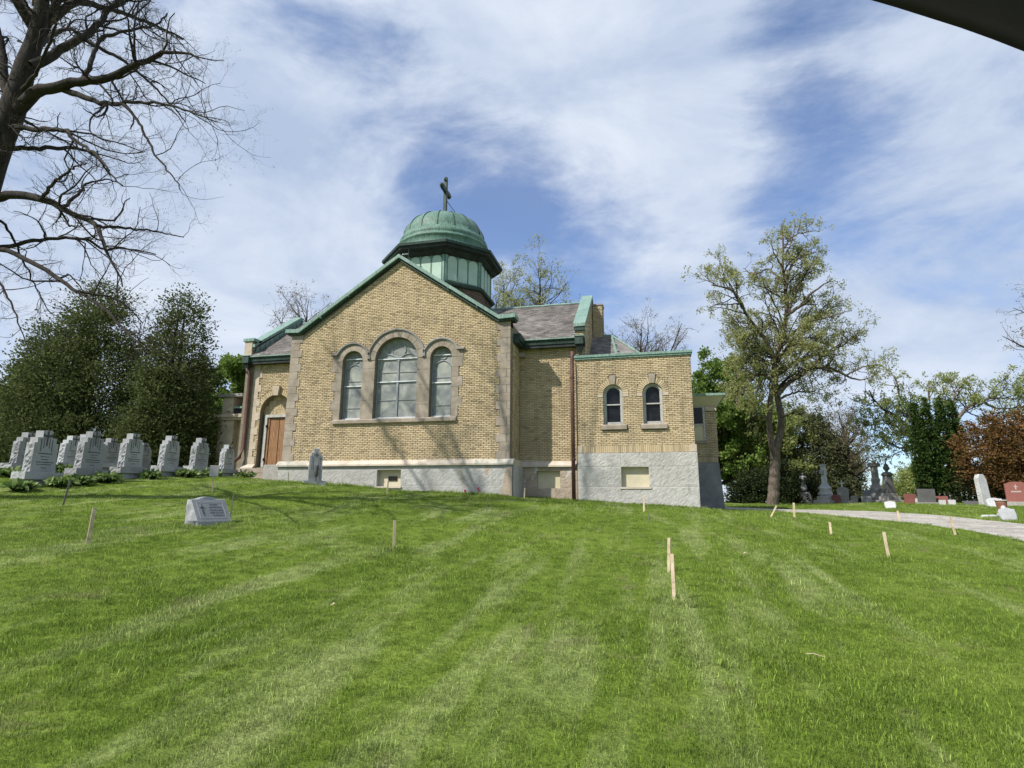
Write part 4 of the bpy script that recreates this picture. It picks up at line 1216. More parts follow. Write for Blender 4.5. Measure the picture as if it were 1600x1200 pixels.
def resample(pts, K):
    """smooth polyline through (x, y, z, r) points -> (K,3), (K,)"""
    p = np.array(pts, float); n = len(p); out = []
    pp = np.vstack([2 * p[0] - p[1], p, 2 * p[-1] - p[-2]])
    for i in range(n - 1):
        p0, p1, p2, p3 = pp[i:i + 4]
        for t in np.linspace(0, 1, 8, endpoint=False):
            out.append(.5 * ((2 * p1) + (p2 - p0) * t + (2 * p0 - 5 * p1 + 4 * p2 - p3) * t * t + (3 * p1 - p0 - 3 * p2 + p3) * t ** 3))
    out.append(p[-1]); out = np.array(out)
    s = np.r_[0, np.cumsum(np.linalg.norm(np.diff(out[:, :3], axis=0), axis=1))]
    u = np.linspace(0, s[-1], K)
    o = np.stack([np.interp(u, s, out[:, i]) for i in range(4)], 1)
    return o[:, :3], np.maximum(o[:, 3], .003)

def spawn(P, R, per_m, t0, ang, lenf, lmin, rr, K, rs, wob=.12, up=.0, rmax=9, rend=.35, down_bias=0, tpow=1.0, lt=.62, lmax=99):
    """children along a batch of branches; returns (B,K,3), (B,K)"""
    seg = np.linalg.norm(np.diff(P, axis=1), axis=2); Ls = seg.sum(1)
    cnt = np.maximum(rs.poisson(np.maximum(Ls * per_m, .01)), (Ls > lmin).astype(int))
    idx = np.repeat(np.arange(len(P)), cnt); n = len(idx)
    if n == 0: return np.zeros((0, K, 3)), np.zeros((0, K))
    t = t0 + (1 - t0) * rs.rand(n) ** tpow
    x = t * (P.shape[1] - 1); i0 = np.minimum(x.astype(int), P.shape[1] - 2); f = (x - i0)[:, None]
    p = P[idx, i0] * (1 - f) + P[idx, i0 + 1] * f
    d = P[idx, i0 + 1] - P[idx, i0]; d /= np.linalg.norm(d, axis=1, keepdims=True) + 1e-9
    r = R[idx, i0] * (1 - f[:, 0]) + R[idx, i0 + 1] * f[:, 0]
    rv = rs.normal(size=(n, 3)); rv[:, 2] += down_bias
    side = rv - (rv * d).sum(1, keepdims=True) * d; side /= np.linalg.norm(side, axis=1, keepdims=True) + 1e-9
    a = np.radians(rs.normal(ang, 11, n))[:, None]
    dr = d * np.cos(a) + side * np.sin(a)
    L = np.maximum(lenf[0] * Ls[idx] * (1 - lt * t) * rs.uniform(.65, 1.25, n) + lenf[1], .08)
    L = np.minimum(L, lmax * rs.uniform(.6, 1, n))
    C_ = np.zeros((n, K, 3)); C_[:, 0] = p; st = (L / (K - 1))[:, None]
    bend = rs.normal(0, wob, (n, 3))
    for k in range(1, K):
        dr = dr + bend * .6 + rs.normal(0, wob, (n, 3)) + np.array([0, 0, up])
        dr /= np.linalg.norm(dr, axis=1, keepdims=True)
        C_[:, k] = C_[:, k - 1] + dr * st
    r0 = np.minimum(r * rr, rmax)
    RR = r0[:, None] * np.linspace(1, rend, K)[None]
    return C_, RR

def pts_on(P, n, rs, t0=0.3):
    i = rs.randint(0, len(P), n); t = (t0 + (1 - t0) * rs.rand(n)) * (P.shape[1] - 1)
    k = np.minimum(t.astype(int), P.shape[1] - 2); f = (t - k)[:, None]
    d = P[i, k + 1] - P[i, k]; d /= np.linalg.norm(d, axis=1, keepdims=True) + 1e-9
    return P[i, k] * (1 - f) + P[i, k + 1] * f, d

def leaves(c, size, rs, d=None, out=None, droop=0, asp=.45, sizej=.4):
    """diamond leaves at centres c"""
    n = len(c)
    ax = rs.normal(size=(n, 3)) if d is None else d * .8 + rs.normal(0, .7, (n, 3))
    if out is not None: ax = ax * .7 + out
    ax[:, 2] -= droop
    ax /= np.linalg.norm(ax, axis=1, keepdims=True) + 1e-9
    nb = rs.normal(size=(n, 3)); nb[:, 2] += .6
    sd = np.cross(ax, nb); sd /= np.linalg.norm(sd, axis=1, keepdims=True) + 1e-9
    s = (size * rs.uniform(1 - sizej, 1 + sizej, n))[:, None]
    v = np.stack([c, c + ax * s * .5 + sd * s * asp * .5, c + ax * s, c + ax * s * .5 - sd * s * asp * .5], 1).reshape(-1, 3)
    q = np.arange(n)[:, None] * 4 + np.arange(4)[None]
    return v, q

def limb_tree(name, label, base, limbs, seed, p, group=None):
    """tree whose main limbs are given; finer orders of branches grow from them"""
    rs = np.random.RandomState(seed)
    root = thing(name, base, label, 'tree', group)
    g = Geo(); main = []; rad = []
    for l in limbs:
        P, R = resample(l, 26); P = P + rs.normal(0, p.get('kink', .02), P.shape) * (np.linspace(0, 1, 26)[:, None] > .05)
        v, q = tubes(P[None], R[None], 10); g.add(v, q); main.append(P); rad.append(R)
    g.build('trunk', p['bark'], root)
    M_, MR = np.array(main), np.array(rad)
    sk = p.get('skip', 0)
    M_, MR = M_[sk:], MR[sk:]
    g = Geo()
    b1 = spawn(M_, MR, p['d1'], p.get('t1', .25), 48, (.30, p['l1']), 1, .55, 9, rs, p.get('wob', .16), p.get('up1', .02), rmax=p.get('r1', .05), down_bias=p.get('db', 0), tpow=p.get('tp', 1.0), lt=p.get('lt', .62), lmax=p.get('lmax', 99))
    v, q = tubes(*b1, 5); g.add(v, q)
    b2 = spawn(*b1, p['d2'], .15, 45, (.34, p['l2']), .3, .6, 7, rs, p.get('wob', .16) * 1.1, p.get('up2', .03), rmax=p.get('r2', .02), down_bias=p.get('db', 0) * .3)
    v, q = tubes(*b2, p.get('n2', 4)); g.add(v, q)
    b2m = spawn(M_, MR, p['d2'] * .5, .3, 60, (.02, p['l2'] * 1.2), .3, .3, 7, rs, .2, p.get('up2', .03), rmax=p.get('r2', .02))
    v, q = tubes(*b2m, p.get('n2', 4)); g.add(v, q)
    B2 = (np.concatenate([b2[0], b2m[0]]), np.concatenate([b2[1], b2m[1]]))
    b3 = spawn(*B2, p['d3'], .12, 42, (.32, p['l3']), .2, .62, 5, rs, p.get('wob', .16) * 1.2, p.get('up3', .05), rmax=p.get('r3', .009), rend=.5)
    v, q = tubes(*b3, 3); g.add(v, q)
    tips = b3[0]
    if p.get('d4'):
        b4 = spawn(*b3, p['d4'], .1, 40, (.25, p['l4']), .1, .7, 4, rs, .2, .06, rmax=p.get('r4', .006), rend=.6)
        v, q = tubes(*b4, 3); g.add(v, q); tips = b4[0]
    tw = g.build('twigs', p.get('tw', 'twig'), root)
    if p.get('leaves'):
        c, d = pts_on(tips, p['leaves'], rs, .35)
        c = np.repeat(c, p.get('per', 3), 0) + rs.normal(0, p.get('spread', .05), (len(c) * p.get('per', 3), 3)); d = np.repeat(d, p.get('per', 3), 0)
        v, q = leaves(c, p['ls'], rs, d, asp=p.get('asp', .4))
        g = Geo(); g.add(v, q); g.build('crown', p['leaf'], root, smooth=False)
    return root

LIMB_L= [[(-16.45, 10.22, 5.0, 0.41), (-16.15, 9.83, 7.5, 0.378), (-15.95, 9.62, 9.09, 0.347), (-15.66, 9.56, 10.16, 0.316), (-15.38, 9.53, 11.09, 0.284), (-15.21, 9.53, 11.79, 0.252), (-15.1, 9.51, 12.5, 0.22), (-14.99, 9.5, 13.23, 0.187), (-14.91, 9.45, 14.13, 0.154), (-14.81, 9.32, 15.37, 0.12), (-14.61, 9.23, 16.64, 0.086), (-14.52, 9.14, 17.75, 0.051)], [(-15.31, 9.48, 11.26, 0.129), (-15.55, 9.52, 11.66, 0.118), (-15.86, 9.53, 12.38, 0.108), (-16.17, 9.55, 13.22, 0.097), (-16.65, 9.47, 14.35, 0.086), (-17.21, 9.33, 15.78, 0.074), (-17.74, 9.2, 17.26, 0.062)], [(-16.12, 9.73, 9.17, 0.193), (-16.76, 9.52, 10.39, 0.161), (-17.55, 9.28, 11.83, 0.128), (-18.38, 9.01, 13.5, 0.095), (-19.0, 8.76, 15.41, 0.06)], [(-16.21, 9.77, 8.86, 0.145), (-17.12, 9.63, 9.43, 0.12), (-18.17, 9.41, 10.53, 0.095), (-19.46, 9.21, 11.35, 0.07), (-20.98, 9.0, 12.03, 0.043)], [(-14.74, 9.4, 12.29, 0.121), (-14.54, 9.6, 12.62, 0.111), (-14.31, 9.82, 13.15, 0.102), (-14.17, 10.07, 13.63, 0.092), (-14.12, 10.31, 14.12, 0.082), (-14.18, 10.51, 14.75, 0.072), (-14.22, 10.75, 15.29, 0.061), (-14.13, 11.02, 15.92, 0.05), (-13.77, 11.31, 16.79, 0.038)], [(-15.13, 9.54, 11.2, 0.161), (-14.8, 9.52, 11.44, 0.148), (-14.47, 9.5, 11.6, 0.134), (-13.97, 9.55, 11.65, 0.121), (-13.44, 9.59, 11.73, 0.108), (-12.91, 9.64, 11.71, 0.095), (-12.38, 9.68, 11.78, 0.082), (-11.84, 9.68, 11.96, 0.069), (-11.31, 9.7, 12.1, 0.056), (-10.99, 9.68, 12.16, 0.044), (-10.5, 9.72, 12.1, 0.031), (-10.07, 9.77, 11.91, 0.019)], [(-14.13, 9.66, 11.76, 0.08), (-13.58, 9.66, 11.49, 0.072), (-12.99, 9.63, 11.2, 0.063), (-12.38, 9.56, 10.92, 0.055), (-11.84, 9.44, 10.72, 0.047), (-11.37, 9.28, 10.57, 0.039), (-10.62, 9.19, 10.35, 0.031), (-9.89, 9.1, 10.1, 0.024), (-9.18, 9.01, 9.7, 0.017), (-8.49, 8.91, 9.33, 0.01)], [(-11.26, 9.08, 10.35, 0.036), (-10.92, 9.11, 10.03, 0.032), (-10.64, 9.1, 9.63, 0.027), (-10.3, 9.12, 9.11, 0.023), (-9.92, 9.11, 8.66, 0.018), (-9.57, 9.08, 8.29, 0.014), (-9.3, 9.02, 7.92, 0.01)], [(-13.25, 9.57, 11.72, 0.063), (-13.29, 9.7, 12.16, 0.057), (-13.42, 9.85, 12.74, 0.051), (-13.5, 10.03, 13.36, 0.045), (-13.35, 10.33, 13.83, 0.039), (-13.07, 10.7, 14.19, 0.032), (-12.94, 11.03, 14.63, 0.026), (-12.94, 11.31, 15.24, 0.018)], [(-14.17, 10.11, 13.57, 0.051), (-13.5, 10.2, 13.16, 0.044), (-12.85, 10.24, 12.73, 0.037), (-12.25, 10.26, 12.24, 0.031), (-11.71, 10.25, 11.72, 0.024), (-11.18, 10.24, 11.17, 0.018), (-10.66, 10.22, 10.62, 0.012)], [(-15.39, 9.56, 10.82, 0.072), (-14.78, 9.49, 10.6, 0.064), (-13.92, 9.41, 10.37, 0.056), (-13.13, 9.28, 10.12, 0.048), (-12.6, 9.09, 9.74, 0.04), (-11.91, 8.94, 9.24, 0.033), (-11.26, 8.75, 8.82, 0.026), (-10.68, 8.55, 8.27, 0.019), (-10.05, 8.35, 7.75, 0.013)], [(-15.53, 9.65, 10.23, 0.064), (-15.2, 9.99, 10.44, 0.057), (-14.93, 10.4, 10.67, 0.051), (-14.84, 10.81, 10.93, 0.043), (-14.84, 11.25, 11.08, 0.036), (-14.94, 11.73, 11.05, 0.027), (-15.18, 12.2, 10.97, 0.019)], [(-16.26, 9.78, 8.78, 0.121), (-15.52, 9.78, 8.99, 0.109), (-14.81, 9.79, 8.94, 0.098), (-14.17, 9.79, 8.77, 0.086), (-13.53, 9.81, 8.46, 0.075), (-12.9, 9.81, 8.14, 0.064), (-12.37, 9.77, 7.9, 0.054), (-12.04, 9.7, 7.54, 0.043), (-11.75, 9.62, 7.1, 0.033), (-11.35, 9.58, 6.61, 0.023), (-10.95, 9.52, 6.14, 0.014)], [(-12.24, 9.7, 7.81, 0.037), (-12.04, 10.0, 7.89, 0.031), (-11.82, 10.39, 8.01, 0.025), (-11.69, 10.8, 8.13, 0.019), (-11.39, 11.29, 8.19, 0.012)], [(-16.42, 9.99, 7.6, 0.064), (-16.05, 10.2, 7.86, 0.059), (-15.72, 10.46, 8.05, 0.053), (-15.39, 10.75, 8.26, 0.047), (-14.98, 11.07, 8.44, 0.041), (-14.57, 11.44, 8.51, 0.035), (-14.41, 11.8, 8.38, 0.028), (-14.06, 12.15, 8.54, 0.022), (-13.52, 12.6, 8.49, 0.015)], [(-16.42, 9.99, 7.6, 0.072), (-15.44, 9.96, 7.65, 0.064), (-14.36, 9.97, 7.22, 0.056), (-13.42, 9.93, 6.71, 0.048), (-12.63, 9.82, 6.28, 0.04), (-11.84, 9.66, 5.91, 0.033), (-11.07, 9.52, 5.39, 0.026), (-10.37, 9.33, 4.94, 0.019), (-9.72, 9.11, 4.53, 0.013)], [(-12.28, 9.62, 6.17, 0.029), (-12.04, 9.8, 6.15, 0.024), (-11.72, 10.04, 6.09, 0.02), (-11.55, 10.29, 5.9, 0.016), (-11.47, 10.55, 5.67, 0.011)], [(-14.05, 9.7, 8.7, 0.046), (-13.57, 9.51, 8.85, 0.038), (-12.97, 9.28, 8.92, 0.03), (-12.31, 9.04, 8.89, 0.021), (-11.65, 8.8, 8.74, 0.014)], [(-13.38, 9.72, 8.4, 0.046), (-13.27, 9.87, 8.72, 0.039), (-13.3, 10.06, 9.03, 0.033), (-13.47, 10.24, 9.33, 0.027), (-13.31, 10.52, 9.61, 0.02), (-13.19, 10.85, 9.7, 0.013)], [(-16.3, 9.82, 8.54, 0.04), (-15.92, 10.14, 8.57, 0.035), (-15.92, 10.49, 8.3, 0.029), (-16.02, 10.89, 7.86, 0.023), (-16.02, 11.37, 7.23, 0.017), (-16.03, 11.86, 6.67, 0.011)], [(-16.42, 9.99, 7.6, 0.04), (-15.69, 10.09, 7.06, 0.032), (-15.11, 10.1, 6.43, 0.024), (-14.6, 10.07, 5.81, 0.016), (-14.11, 10.04, 5.06, 0.009)], [(-15.02, 9.54, 14.29, 0.067), (-14.28, 9.25, 14.38, 0.052), (-13.34, 8.95, 14.13, 0.037), (-12.16, 8.62, 13.95, 0.022)], [(-14.79, 9.33, 11.56, 0.048), (-14.04, 9.11, 11.78, 0.039), (-13.27, 8.74, 12.2, 0.03), (-12.63, 8.37, 12.24, 0.022), (-12.04, 7.97, 12.22, 0.014)]]
LIMB_R= [[(6.62, 36.28, 1.53, 0.33), (6.77, 36.04, 2.82, 0.299), (6.89, 35.73, 4.43, 0.269), (7.04, 35.61, 5.16, 0.238)], [(6.81, 35.71, 4.43, 0.183), (6.62, 35.32, 5.44, 0.17), (6.59, 34.89, 6.58, 0.157), (6.65, 34.54, 7.42, 0.144), (6.86, 34.21, 8.24, 0.132), (6.91, 33.83, 9.06, 0.119), (6.6, 33.3, 10.14, 0.106), (6.03, 32.77, 10.92, 0.094), (5.4, 32.22, 11.68, 0.081), (5.05, 31.75, 12.3, 0.069), (4.69, 31.32, 12.76, 0.057), (4.06, 30.87, 12.95, 0.046), (3.49, 30.48, 12.92, 0.034)], [(6.97, 35.65, 4.87, 0.201), (7.28, 35.59, 5.76, 0.187), (7.31, 35.45, 6.79, 0.173), (7.16, 35.27, 7.83, 0.159), (7.13, 35.15, 8.73, 0.145), (7.28, 35.02, 9.93, 0.13), (7.65, 34.94, 11.14, 0.116), (7.93, 34.85, 12.36, 0.102), (7.98, 34.63, 13.88, 0.087), (7.9, 34.45, 15.11, 0.072), (8.0, 34.34, 16.19, 0.058), (8.03, 34.25, 17.14, 0.043), (8.01, 34.21, 17.79, 0.028)], [(7.15, 35.09, 7.72, 0.147), (7.7, 34.99, 8.34, 0.129), (8.37, 34.94, 8.75, 0.112), (9.15, 34.88, 9.19, 0.094), (9.96, 34.92, 9.19, 0.077), (10.75, 35.05, 8.7, 0.06), (11.39, 35.09, 8.45, 0.043), (11.9, 35.03, 8.49, 0.027)], [(7.23, 34.69, 9.7, 0.128), (8.23, 35.09, 10.75, 0.109), (8.97, 35.61, 11.49, 0.09), (9.68, 36.1, 12.56, 0.071), (10.69, 36.83, 13.05, 0.05), (11.84, 37.53, 13.96, 0.03)], [(7.83, 34.31, 12.19, 0.11), (8.57, 33.99, 12.65, 0.088), (8.96, 33.48, 13.06, 0.067), (9.38, 32.96, 13.29, 0.046), (9.84, 32.42, 13.46, 0.026)], [(7.83, 34.0, 13.65, 0.092), (8.27, 34.1, 15.01, 0.069), (8.95, 34.47, 15.75, 0.046), (9.96, 35.02, 16.21, 0.023)], [(6.9, 34.51, 10.21, 0.092), (6.17, 34.82, 10.25, 0.076), (5.59, 35.42, 9.8, 0.06), (5.12, 36.18, 9.04, 0.043), (4.89, 37.03, 8.41, 0.026)], [(5.49, 32.76, 11.86, 0.071), (4.95, 31.93, 12.52, 0.054), (4.34, 30.9, 13.23, 0.036), (3.71, 29.96, 13.13, 0.02)], [(7.0, 34.92, 8.38, 0.092), (6.23, 34.15, 8.78, 0.074), (5.47, 33.42, 8.29, 0.056), (4.77, 32.72, 7.45, 0.039), (4.44, 32.01, 6.77, 0.022)], [(7.35, 34.88, 8.97, 0.11), (8.62, 35.29, 9.85, 0.089), (9.91, 35.91, 10.25, 0.068), (11.09, 36.52, 10.74, 0.047), (12.34, 37.08, 11.7, 0.025)], [(7.77, 33.72, 14.9, 0.055), (7.31, 33.07, 15.3, 0.036), (6.97, 32.31, 15.69, 0.018)], [(7.79, 33.62, 15.41, 0.055), (8.27, 33.83, 16.26, 0.043), (8.59, 34.1, 17.08, 0.031), (8.8, 34.39, 17.87, 0.019)], [(7.83, 34.31, 12.19, 0.092), (8.59, 34.57, 13.8, 0.068), (9.29, 35.04, 14.97, 0.044), (9.93, 35.61, 15.89, 0.019)], [(7.49, 34.54, 10.72, 0.092), (8.77, 34.1, 11.59, 0.066), (10.0, 33.62, 11.81, 0.041), (10.72, 32.98, 11.84, 0.017)], [(8.37, 34.65, 8.72, 0.072), (9.68, 35.15, 9.84, 0.055), (11.05, 35.81, 10.86, 0.037), (12.29, 36.65, 11.18, 0.019)], [(7.82, 33.93, 13.94, 0.073), (7.12, 34.11, 14.96, 0.057), (6.36, 34.65, 15.0, 0.041), (5.9, 35.22, 15.61, 0.023)], [(7.86, 33.51, 15.99, 0.055), (8.4, 33.5, 16.65, 0.043), (9.13, 33.63, 16.88, 0.031), (9.72, 33.75, 16.96, 0.018)], [(7.21, 35.15, 7.5, 0.073), (8.07, 36.11, 7.95, 0.056), (9.24, 37.41, 8.31, 0.039), (10.5, 38.91, 8.38, 0.02)], [(10.64, 34.69, 8.62, 0.053), (11.6, 35.1, 9.12, 0.042), (12.45, 35.62, 9.35, 0.03), (13.1, 36.17, 9.44, 0.018)], [(6.12, 33.1, 10.98, 0.053), (5.57, 32.46, 10.71, 0.041), (4.89, 31.7, 10.09, 0.028), (4.22, 30.83, 9.61, 0.017)], [(6.65, 35.27, 6.33, 0.073), (5.92, 34.14, 6.49, 0.045), (5.23, 32.86, 6.17, 0.017)], [(7.3, 35.39, 6.48, 0.073), (7.91, 34.59, 6.64, 0.045), (8.31, 33.57, 6.33, 0.017)]]
LIMB_H= [[(18.49, 42.25, 1.72, 0.2), (18.37, 41.84, 3.56, 0.19), (18.05, 41.43, 5.12, 0.18)], [(17.96, 41.43, 5.02, 0.14), (17.07, 41.0, 5.52, 0.125), (16.16, 40.56, 5.94, 0.111), (15.54, 40.18, 6.35, 0.096), (14.78, 39.72, 6.91, 0.082), (13.95, 39.26, 7.38, 0.067), (13.34, 38.82, 7.93, 0.053), (13.01, 38.47, 8.39, 0.039)], [(17.55, 41.23, 5.46, 0.1), (16.6, 40.95, 6.2, 0.09), (16.17, 40.88, 6.66, 0.08), (16.03, 40.87, 7.27, 0.071), (15.67, 40.84, 7.73, 0.061), (15.48, 40.79, 8.51, 0.051), (15.43, 40.78, 9.29, 0.041), (15.37, 40.84, 9.77, 0.031)], [(17.95, 41.49, 4.73, 0.1), (16.83, 40.95, 4.85, 0.087), (15.98, 40.38, 5.07, 0.074), (15.26, 39.85, 5.07, 0.061), (14.54, 39.32, 5.0, 0.049), (13.84, 38.69, 5.27, 0.037), (13.14, 38.1, 5.29, 0.025)], [(16.96, 41.09, 5.46, 0.1), (16.0, 40.56, 5.72, 0.087), (15.3, 40.04, 5.9, 0.074), (14.46, 39.39, 6.35, 0.061), (13.7, 38.76, 6.66, 0.049), (12.84, 38.24, 6.25, 0.037), (12.28, 37.68, 6.33, 0.025)], [(17.96, 41.43, 5.02, 0.12), (17.21, 41.23, 6.98, 0.097), (17.17, 41.56, 7.8, 0.075), (17.68, 42.08, 8.66, 0.051), (17.92, 42.56, 9.54, 0.027)], [(17.96, 41.43, 5.02, 0.14), (18.85, 41.53, 6.98, 0.119), (19.82, 41.99, 7.79, 0.098), (20.81, 42.57, 8.24, 0.076), (22.21, 43.33, 8.48, 0.054), (23.64, 44.16, 8.49, 0.032)], [(18.46, 41.24, 6.49, 0.1), (18.64, 41.33, 7.56, 0.076), (18.86, 41.55, 8.52, 0.051), (19.53, 41.99, 9.12, 0.027)], [(20.77, 42.48, 8.22, 0.082), (21.46, 42.92, 7.88, 0.069), (22.35, 43.41, 7.78, 0.055), (23.82, 44.01, 7.98, 0.041), (24.78, 44.5, 8.19, 0.027)]]

# upper limbs of the same crown, above the frame; they throw the branch shadows on the chapel front
_rs = np.random.RandomState(3)
for i in range(11):
    a = i * 2.399; x, y, z = -15.4 - _rs.rand() * .6, 9.9, 13.0 + i * .35
    L = _rs.uniform(5.0, 7.5); up = _rs.uniform(3.2, 6.5)
    dx, dy = math.cos(a) * L, math.sin(a) * L
    if dx > 2.5: dx *= .45; up += 2.5
    LIMB_L.append([(x, y, z, .12), (x + dx * .35, y + dy * .35, z + up * .4, .08), (x + dx * .7, y + dy * .7, z + up * .75, .045), (x + dx, y + dy, z + up, .03)])
# the big bare tree at the left: its trunk foot stands outside the frame
gl = G(-16.75, 10.5)
LIMB_L[0] = [(-16.95, 10.75, gl - .2, .62), (-16.8, 10.6, gl + .5, .47), (-16.65, 10.4, gl + 1.6, .43)] + LIMB_L[0][:1] + LIMB_L[0][1:]
limb_tree('bare_tree', 'large bare spreading tree with dark limbs overhanging the headstones at the left', (-16.9, 10.7, gl),
          LIMB_L, 5, dict(bark='bark_dark', tw='bark_dark', tp=.66, lt=.30, lmax=1.9, d1=1.75, l1=.50, d2=2.6, l2=.34, d3=5.3, l3=.22, d4=6.0, l4=.12, t1=.28, wob=.22, up1=.03, up2=.06, up3=.10,
                          r1=.032, r2=.014, r3=.008, r4=.006, kink=.014, leaves=14000, per=2, ls=.022, leaf='leaf_bud', spread=.02, db=-.25, asp=.5))
limb_tree('tall_tree', 'tall tree with forked trunk and sparse young leaves beside the lane', (6.62, 36.28, G(6.62, 36.28)),
          LIMB_R, 16, dict(bark='bark', tw='bark_dark', d1=2.0, l1=.36, d2=2.7, l2=.36, d3=3.0, l3=.22, t1=.2, wob=.17, up1=.03, up2=.06, up3=.06, skip=1,
                          r1=.055, r2=.028, r3=.014, leaves=16000, per=3, ls=.135, leaf='leaf_young', spread=.09, asp=.36))
limb_tree('leafing_tree', 'pale trunked spreading tree with new leaves behind the column shaped evergreens', (18.5, 42.25, G(18.5, 42.25)),
          LIMB_H, 7, dict(bark='bark', tw='bark_dark', d1=1.6, l1=.7, d2=2.0, l2=.45, d3=2.2, l3=.25, t1=.3, up1=.06, up2=.06, skip=1,
                          r1=.045, r2=.025, r3=.015, leaves=3600, per=4, ls=.15, leaf='leaf_pale', spread=.10, asp=.45))

def auto_tree(name, label, x, y, H, Rr, seed, p, lean=(0, 0), trunk_r=None, fork=.3, group=None):
    """tree grown from a straight-ish trunk and main limbs that fill a crown of height H, radius Rr"""
    rs = np.random.RandomState(seed); z = G(x, y); tr = trunk_r or .018 * H + .04
    top = (x + lean[0], y + lean[1])
    limbs = [[(x, y, z - .15, tr * 1.35), (x + lean[0] * .05, y, z + .4, tr), (x + lean[0] * .3 + rs.normal(0, .1), y + lean[1] * .3, z + H * .35, tr * .8), (x + lean[0] * .6 + rs.normal(0, .2), y + lean[1] * .6, z + H * .65, tr * .5), (top[0], top[1], z + H * .96, .02)]]
    n = p.get('nl', 9)
    for i in range(n):
        t = fork + (.9 - fork) * (i + rs.rand() * .6) / n
        a = i * 2.4 + rs.rand() * .7
        env = math.sin(math.pi * min(1, .25 + .75 * (t - fork) / (1 - fork) * .9 + .02)) ** .6
        L = Rr * env * rs.uniform(.75, 1.05)
        sx, sy, sz = x + lean[0] * t, y + lean[1] * t, z + H * t * .9
        rise = p.get('rise', .8) * L * rs.uniform(.5, 1.1)
        r0 = tr * (1 - t) * .75 + .015
        limbs.append([(sx, sy, sz - .1, r0), (sx + math.cos(a) * L * .35, sy + math.sin(a) * L * .35, sz + rise * .25, r0 * .75),
                      (sx + math.cos(a + .15) * L * .7, sy + math.sin(a + .15) * L * .7, min(sz + rise * .65, z + H), r0 * .5), (sx + math.cos(a + .1) * L, sy + math.sin(a + .1) * L, min(sz + rise, z + H * 1.0), r0 * .2)])
    return limb_tree(name, label, (x, y, z), limbs, seed, p, group)

BARE = dict(n2=3, bark='bark_dark', tw='twig_pale', d1=2.0, l1=.75, d2=2.0, l2=.5, d3=1.8, l3=.35, up1=.08, up2=.08, r1=.05, r2=.03, r3=.02, leaves=2600, per=3, ls=.13, leaf='leaf_bud', spread=.08, nl=10)
def var(b, **k): d = dict(b); d.update(k); return d
BG = 'trees behind the chapel'
auto_tree('budding_tree', 'small bare crown showing above the roof left of the front gable', -32.2, 47.7, 19.6, 4.6, 21, var(BARE, nl=16, rise=1.1, tw='bark'), group=BG)
auto_tree('budding_tree', 'rounded yellow green crown rising right behind the copper dome', -9.4, 50.1, 21.6, 5.0, 22, var(BARE, tw='bark_dark', leaves=5200, per=4, ls=.19, leaf='leaf_young', spread=.16, nl=20, rise=1.1, d3=1.5, d2=1.8), group=BG)
auto_tree('budding_tree', 'narrow leafing crown tight against the right side of the dome drum', -13.2, 51.0, 21.2, 2.6, 23, var(BARE, tw='bark_dark', leaves=2600, per=5, ls=.21, leaf='leaf_young', spread=.16), group=BG)
auto_tree('budding_tree', 'pale twiggy crown seen above the annex parapet', -.5, 60.3, 19.3, 5.6, 24, var(BARE, d3=1.5, d2=1.8, nl=20, rise=1.1, leaves=3000, tw='bark'), group=BG)
auto_tree('maple_tree', 'full green maple hiding behind the left corner of the chapel', -30.2, 36.2, 8.6, 3.6, 25, var(BARE, leaves=7500, per=7, ls=.21, leaf='leaf_maple', spread=.15, asp=.75, nl=14, rise=.7), fork=.15)
auto_tree('maple_tree', 'dense dark green maple touching the right end of the chapel', 4.9, 47.4, 10.6, 3.7, 26, var(BARE, leaves=6500, per=7, ls=.21, leaf='leaf_maple', spread=.17, asp=.75, nl=16, rise=.6, tw='bark_dark'), fork=.12, trunk_r=.2)
auto_tree('maple_tree', 'lower green maple between the chapel and the tall trunk', 8.0, 52.5, 7.6, 2.9, 27, var(BARE, leaves=3300, per=8, ls=.22, leaf='leaf_maple', spread=.22, asp=.7, nl=12, rise=.6), fork=.1)
auto_tree('young_tree', 'light green feathery tree directly behind the tall trunk', 8.9, 47.0, 6.6, 2.3, 28, var(BARE, leaves=3800, per=6, ls=.2, leaf='leaf_pale', spread=.2, nl=12, rise=.9), fork=.12)
auto_tree('bare_tree', 'thin bare tree showing above the right shoulder of the spruce', 16.4, 56.5, 8.6, 2.6, 30, var(BARE, leaves=900, tw='twig_pale', nl=11), group='bare trees beyond the lane')
auto_tree('bare_tree', 'crooked bare tree leaning over the dark stone monuments', 14.3, 46.0, 6.6, 1.9, 31, var(BARE, leaves=1400, tw='twig_pale', nl=12, d3=2.4), lean=(-.9, 0), group='bare trees beyond the lane')
auto_tree('shrub_tree', 'feathery olive shrub behind the small upright stones', 13.6, 48.5, 3.6, 1.3, 33, var(BARE, leaves=1800, per=5, ls=.17, leaf='leaf_young', spread=.2, nl=14, rise=1), fork=.08)
auto_tree('far_tree', 'small light green tree far away left of the columnar evergreens', 27.8, 69.7, 4.3, 2.0, 35, var(BARE, leaves=2200, per=5, ls=.26, leaf='leaf_pale', spread=.25, nl=12, rise=.9), fork=.1)
auto_tree('far_tree', 'lowest far shrub on the horizon above the small red stone', 27.0, 76, 2.1, 1.6, 36, var(BARE, leaves=1200, per=5, ls=.26, leaf='leaf_pale', spread=.22, nl=8, rise=.9), fork=.1)
auto_tree('bare_tree', 'bare twigs of a tall tree reaching in at the right edge', 29.6, 48.6, 18.3, 4.6, 37, var(BARE, leaves=1500, tw='twig_pale', nl=12, r1=.03, d3=1.5), group='bare trees beyond the lane')
auto_tree('leafing_tree', 'leafy tree filling the gap at the far left edge', -42.0, 30.5, 7.4, 3.0, 38, var(BARE, leaves=4500, per=6, ls=.22, leaf='leaf_maple', spread=.2, asp=.7, nl=12), fork=.1)

